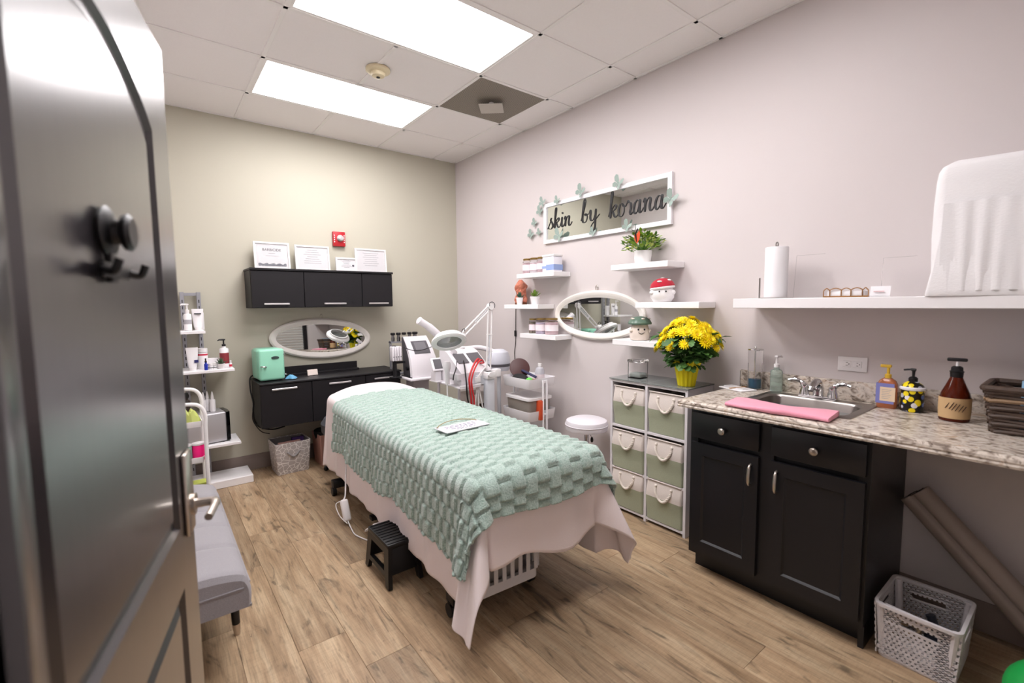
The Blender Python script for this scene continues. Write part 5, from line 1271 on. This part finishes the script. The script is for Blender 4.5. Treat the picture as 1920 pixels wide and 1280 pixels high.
t = thing('laser_pads', 'stack of white light therapy pads hung left of the console machine', 'pads', (-.975, -.47, .80))
part(t, 'bracket', MB().box(.02, .10, .0, .02, .07, .09).box(-.012, .012, -.005, .035, -.058, .24).box(-.05, .05, -.035, .035, -.058, -.05, .003), BLACKM)
for k in range(4):
    pd = part(t, 'pad', MB().box(-.045+k*.024, -.026+k*.024, -.05, .02, .10, .235, .008, 3), PANEL)
    if k == 3:
        for i in range(2):
            for j in range(4): part(pd, 'emitter', MB().cyl((.0465, -.035+i*.025, .125+j*.028), (.0485, -.035+i*.025, .125+j*.028), .006, n=10), SIDE)
    if k >= 0:
        part(pd, 'front_emitter', MB().cyl((-.0355+k*.024, -.0515, .14), (-.0355+k*.024, -.049, .14), .005, n=8), SIDE)
# trolley with facial machine
t = thing('equipment_trolley', 'white multi shelf trolley under the facial machine', 'trolley', (-.63, -1.13, 0))
for z in (.08, .40, .735): part(t, 'shelf', MB().box(-.18, .17, -.19, .19, z, z+.018, .006), PANEL)
for sx in (-.165, .155):
    for sy in (-.17, .17): 
        po = part(t, 'post', MB().cyl((sx, sy, .05), (sx, sy, .74), .012), PANEL); part(po, 'caster', MB().cyl((sx-.01, sy, .025), (sx+.01, sy, .025), .025), BLACK)
part(t, 'front_tray', MB().box(-.22, -.02, -.28, -.19, .745, .755, .004).box(-.22, -.02, -.28, -.272, .755, .775, .003), PANEL)
t = thing('facial_machine', 'white multifunction facial machine with two displays and hanging probes', 'machine', (-.63, -1.13, .753))
part(t, 'body', MB().prism([(-.185, 0), (-.185, .10), (-.15, .125), (.04, .255), (.10, .275), (.17, .27), (.18, 0)], 'x', -.15, .155), PANEL)
for x0, x1 in ((-.115, -.01), (.02, .14)):
    part(t, 'display', MB().prism([(-.09, .172), (.01, .24), (.008, .243), (-.092, .175)], 'x', x0, x1), SCR)
for x, r in ((-.06, .02), (.04, .035)): part(t, 'knob', MB().lathe([(r, .272), (r, .287), (r*.7, .292)], 18, c=(x, .12, 0)), WHITE)
part(t, 'front_box', MB().box(-.02, .14, -.23, -.185, -.0, .075, .004), PALE)
part(t, 'probe_dock', MB().box(-.20, -.155, -.2, -.05, .05, .10, .006), PANEL)
RC = M('cable_red', 'c42a2e', .4)
part(t, 'red_cable', MB().tube(crom([(.07, -.10, .17), (.05, -.15, .20), (-.0, -.19, .205), (-.07, -.23, .15), (-.13, -.275, .08), (-.135, -.285, .0), (-.12, -.28, -.10), (-.11, -.27, -.25)], 7), .008, 8), RC)
part(t, 'red_cable', MB().tube(crom([(.09, -.10, .16), (.09, -.16, .17), (.03, -.2, .20), (-.05, -.24, .15), (-.115, -.285, .07), (-.12, -.295, .0), (-.10, -.29, -.10), (-.09, -.28, -.25)], 7), .007, 8), RC)
part(t, 'black_cable', MB().tube(crom([(-.06, -.08, .19), (-.10, -.16, .14), (-.15, -.25, .10), (-.165, -.285, .03), (-.155, -.28, -.08), (-.11, -.27, -.25)], 7), .006, 8), BLACK)
part(t, 'black_cable', MB().tube(crom([(-.1, -.04, .2), (-.16, -.12, .14), (-.23, -.2, .10), (-.26, -.24, .07)], 7), .005, 8), BLACK)
for k in range(3): part(t, 'white_cable', MB().tube(crom([(.13, -.12+.02*k, .13), (.08, -.2+.01*k, .14-.012*k), (.0, -.245, .10-.01*k), (-.035, -.25, .06), (-.045+.01*k, -.25, -.02), (-.075+.05*k, -.25, -.25)], 7), .006, 8), WHITE)
part(t, 'cable_clip', MB().box(-.06, -.01, -.262, -.238, .025, .07, .006), WHITE)
hp = part(t, 'probe', MB().lathe([(.018, -.05), (.02, .0), (.022, .05), (.03, .075), (.032, .11), (.024, .135)], 18, c=(-.245, -.12, .07)), PANEL)
part(hp, 'cable', MB().tube(crom([(-.245, -.12, .025), (-.25, -.13, -.08), (-.23, -.14, -.25)], 6), .006, 8), WHITE)
part(t, 'probe', MB().box(-.018, .018, -.012, .012, -.06, .06, .008, mat=Matrix.Translation((-.115, .02, .285)) @ Matrix.Rotation(-.85, 4, 'Y')), PANEL)
t = thing('tablet_controller', 'small white tablet with grey screen tilted beside the facial machine', 'tablet', (-.82, -.985, .753))
part(t, 'stand', MB().box(-.03, .03, -.02, .06, 0, .09, .004).box(-.035, .035, -.05, .08, 0, .01), PANEL)
part(t, 'case', MB().box(-.075, .075, -.008, .008, -.06, .06, .006, mat=Matrix.Translation((0.02, 0, .15)) @ Matrix.Rotation(-.5, 4, 'X')), PANEL)
part(t, 'screen', MB().box(-.055, .055, -.0095, -.008, -.045, .045, mat=Matrix.Translation((0.02, 0, .15)) @ Matrix.Rotation(-.5, 4, 'X')), SCR)
t = thing('sterilizer', 'cream box appliance with dark window on the lower trolley shelf', 'appliance', (-.55, -1.17, .418))
part(t, 'body', MB().box(-.10, .09, -.12, .12, 0, .235, .01), M('cream_metal', 'd5cbc2', .45)); part(t, 'window', MB().box(-.05, .05, -.1225, -.119, .04, .16, .003), M('window_dark', '3a2a26', .15))
part(t, 'handle', MB().box(.06, .07, -.14, -.12, .04, .16, .003), PANEL)
# magnifier lamp
t = thing('magnifier_lamp', 'white magnifier lamp with jointed double arm on a tall post', 'lamp', (-.43, -1.38, 0))
LZ = Vector((-.43, -1.38, 0))
def LP(x, z, y=-1.38): return Vector((x, y, z))-LZ
k_ = .93  # points were measured on the plane y=-1.2 and are carried to this plane
base_pt = LP(-.555, .887); elb = LP(-.530, 1.396); joint = LP(-.80, 1.176); 
LZoff = Vector((-.125, 0, 0))
part(t, 'post', MB().box(-.16, -.085, -.03, .03, .05, .86, .006), PALE)
part(t, 'post_base', MB().lathe([(.16, 0), (.16, .02), (.1, .05)], 28, c=(-.12, 0, 0)), PALE)
part(t, 'clamp', MB().box(-.165, -.08, -.04, .04, .80, .86, .006).box(-.08, -.02, -.035, .03, .81, .875, .006).cyl((-.145, -.045, .84), (-.145, -.06, .84), .018), WHITEM)
def dbl(a, b, off, nm):
    d_ = (b-a).normalized(); p_ = Vector((d_.z, 0, -d_.x))*off
    ar = part(t, nm, MB().cyl(a+p_, b+p_, .0065, n=10).cyl(a-p_, b-p_, .0065, n=10), WHITEM)
    part(ar, 'spring', MB().cyl(a+(b-a)*.12, a+(b-a)*.55, .0045, n=8), PALE)
    part(ar, 'bracket', MB().box(-.004, .004, -.008, .008, -off-.006, off+.006, mat=Matrix.Translation(a+(b-a)*.55) @ Matrix.Rotation(math.atan2(d_.x, d_.z)+PI/2, 4, 'Y')), WHITEM)
dbl(base_pt, elb, .019, 'lower_arm'); dbl(elb, joint, .017, 'upper_arm')
part(t, 'elbow', MB().cyl(elb+Vector((0, -.018, 0)), elb+Vector((0, .018, 0)), .026, n=20), WHITEM)
part(t, 'elbow_cable', MB().tube(crom([elb+Vector((-.02, -.02, .005)), elb+Vector((-.018, -.02, .03)), elb+Vector((.01, -.02, .038)), elb+Vector((.032, -.02, .02)), elb+Vector((.03, -.02, -.01))], 5), .0035, 6), SIDE)
hc = joint+Vector((-.125, 0, -.045)); HM = Matrix.Translation(hc) @ Matrix.Rotation(-.55, 4, 'X') @ Matrix.Rotation(.16, 4, 'Y')
part(t, 'head', MB().lathe([(.098, -.012), (.128, -.016), (.14, -.006), (.135, .012), (.11, .028), (.098, .03)], 36, cap=False, mat=HM), WHITEM)
part(t, 'lens', MB().lathe([(.099, -.004), (.05, .002), (.001, .004)], 36, mat=HM), M('lens_glass', 'a9adab', .05, trans=.8, ior=1.15))
part(t, 'cover', MB().lathe([(.098, .029), (.11, .033), (.11, .04), (.098, .042)], 36, cap=False, mat=HM), WHITEM)
part(t, 'head_joint', MB().box(-.05, .012, -.02, .02, -.012, .018, .006, mat=Matrix.Translation(joint+Vector((-.02, 0, -.018))) @ Matrix.Rotation(.6, 4, 'Y')).cyl(joint+Vector((0, -.03, 0)), joint+Vector((0, .03, 0)), .012, n=12), WHITEM)
part(t, 'head_knob', MB().tube(crom([joint+Vector((-.02, -.02, .02)), joint+Vector((-.02, -.03, .045)), joint+Vector((.0, -.03, .05)), joint+Vector((.006, -.02, .03))], 4), .003, 6), BLACK)
# facial steamer
t = thing('facial_steamer', 'white facial steamer with thick nozzle arm behind the magnifier lamp', 'steamer', (-.28, -1.08, 0))
part(t, 'stand', MB().cyl((.05, 0, .04), (.05, 0, .8), .018), PALE); part(t, 'base', MB().lathe([(.15, 0), (.15, .02), (.05, .045)], 24, c=(.05, 0, 0)), PALE)
part(t, 'tank', MB().lathe([(.05, .80), (.095, .805), (.11, .84), (.11, .92), (.09, .975), (.05, 1.0)], 28, c=(.05, 0, 0), sy=.9), M('steamer_white', 'd9dbe4', .3))
part(t, 'control_band', MB().lathe([(.111, .845), (.111, .87)], 28, c=(.05, 0, 0), sy=.9, cap=False), SIDE)
part(t, 'arm', MB().tube(crom([(.0, .0, .98), (-.10, .08, 1.02), (-.28, .14, 1.02), (-.405, .18, 1.08), (-.50, .18, 1.17), (-.58, .18, 1.235), (-.645, .18, 1.275)], 6), [.022]*12+[.026]*6+[.034]*12+[.03]*7, 14), PANEL)
part(t, 'nozzle', MB().lathe([(.032, 0), (.034, .018), (.026, .024)], 18, mat=Matrix.Translation((-.645, .18, 1.275)) @ Matrix.Rotation(-1.0, 4, 'Y')), PANEL)
# ------------------------------------------------------------------ utility cart by the mauve wall
CW = M('cart_white', 'f4f2f5', .4)
t = thing('utility_cart', 'white three tier metal utility cart against the mauve wall', 'cart', (-.27, -1.56, 0))
for z in (.735, .47, .13):
    o = part(t, 'basket_tier', open_box(.285, .34, .30, .36, .08, .003, .03, 4), CW); o.location.z = z
for s in (-1, 1):
    for x in (-.01, .03): part(t, 'post', MB().cyl((x, s*.19, .05), (x, s*.19, .80), .0085, n=10), CW)
    part(t, 'post_bracket', MB().box(-.02, .04, s*.19-.004, s*.19+.004, .775, .80, .002).box(-.02, .04, s*.19-.004, s*.19+.004, .51, .53, .002), CW)
    part(t, 'foot_bar', MB().box(-.12, .12, s*.17-.01, s*.17+.01, .045, .065, .004), CW)
    for x in (-.11, .11): part(t, 'caster', MB().cyl((x-.009, s*.17, .023), (x+.009, s*.17, .023), .023), BLACK)
t = thing('storage_tub', 'clear lidded tub of supplies on the middle tier of the utility cart', 'tub', (-.275, -1.56, .475))
part(t, 'tub', open_box(.23, .28, .25, .30, .16, .003, .03, 4), M('tub_clear', 'd8cfc6', .15, trans=.6, ior=1.15)); part(t, 'lid', MB().prism(rrect(-.135, .135, -.165, .165, .04, 5), 'z', .161, .18), WHITE)
single('cotton_supplies', MB().sphere((0, 0, .05), .09, .11, .05, 16, 10), M('cotton_beige', 'a8917c', .9), 'beige cotton supplies inside the clear tub', 'supplies', (-.28, -1.56, .48))
single('marker_pack', MB().box(-.015, .015, -.03, .03, 0, .16, .004), M('pack_orange', 'd8552f', .5), 'orange pack standing between the clear tub and the cart post', 'pack', (-.30, -1.725, .475))
single('hand_mirror', MB().lathe([(.085, -.004), (.088, 0), (.085, .006), (.02, .008)], 32, mat=Matrix.Rotation(1.15, 4, 'X') @ Matrix.Rotation(.0, 4, 'Z')).cyl((0, -.035, -.085), (.01, -.05, -.115), .012), M('mirror_maroon', '4a2524', .3), 'round maroon hand mirror leaning in the top tier of the utility cart', 'hand mirror', (-.27, -1.44, .868), -.5)
single('black_pouch', MB().sphere((0, 0, .03), .05, .10, .045, 18, 10), BLACKM, 'black fabric pouch in the top tier of the utility cart', 'pouch', (-.352, -1.55, .765), -.05)
single('massage_ball', MB().sphere((0, 0, .028), .03, n=18, m=12), M('ball_lime', '62c24a', .5), 'lime green small ball in the top tier of the utility cart', 'ball', (-.37, -1.685, .768))
bottle('alcohol_bottle', 'clear plastic bottle with white cap in the top tier of the utility cart', (-.20, -1.62, .74), [(.036, 0), (.04, .004), (.04, .115), (.03, .14), (.014, .15), (.014, .156)], M('pet_cloudy', 'dcdbe2', .25, trans=.35, ior=1.2), [(.016, .152), (.016, .178), (.014, .18)], WHITE, (.0405, .02, .09), M('label_pinkish', 'dccfd2', .6))
single('brush_set', MB().cyl((0, -.08, .01), (.01, .09, .05), .009).cyl((.02, -.07, .01), (.03, .10, .05), .007), M('brush_navy', '39395a', .5), 'navy handled brushes lying in the top tier of the utility cart', 'brushes', (-.27, -1.56, .80), .1)
single('wood_comb', MB().box(-.015, .015, -.07, .07, 0, .012, .004), M('comb_rust', 'a4553c', .5), 'rust coloured comb lying in the top tier of the utility cart', 'comb', (-.30, -1.66, .79), .2)
# round stool
t = thing('rolling_stool', 'round white cushioned rolling stool between cart and cubby unit', 'stool', (-.215, -2.165, 0))
part(t, 'seat', MB().lathe([(.12, .47), (.153, .475), (.158, .49), (.158, .525), (.15, .545), (.12, .557), (.001, .56)], 36), M('vinyl_offwhite', 'e3dfe4', .4))
part(t, 'welt', MB().tube([(.158*math.cos(2*PI*k/40), .158*math.sin(2*PI*k/40), .515) for k in range(40)], .004, 6, True), M('vinyl_offwhite', 'e3dfe4', .4))
part(t, 'column', MB().cyl((0, 0, .1), (0, 0, .47), .018), CHROME)
lv_ = part(t, 'height_lever', MB().tube([(0, 0, .455), (-.015, -.05, .452), (-.02, -.07, .43)], .004, 6), CHROME); part(lv_, 'grip', MB().sphere((-.02, -.072, .415), .011, .011, .022, 12, 8), BLACK)
for k in range(5):
    a_ = 2*PI*k/5+.5; l = part(t, 'leg', MB().tube([(0, 0, .11), (.145*math.cos(a_), .145*math.sin(a_), .06)], [.016, .011], 8), CHROME)
    part(l, 'caster', MB().sphere((.145*math.cos(a_), .145*math.sin(a_), .026), .018, .018, .026, 12, 8), BLACK)

bottle('spray_bottle', 'small bottle with a magenta label beside the console machine', (-.575, -.40, .742), cyl_prof(.02, .16, .004, .01), WB, [(.012, .17), (.012, .19)], WHITE, (.0205, .05, .13), M('label_magenta', '8d3a66', .5))
bottle('spray_bottle', 'small white bottle standing behind the magenta labelled one', (-.575, -.45, .742), cyl_prof(.018, .15, .004, .01), WB, [(.011, .16), (.011, .18)], WHITE)
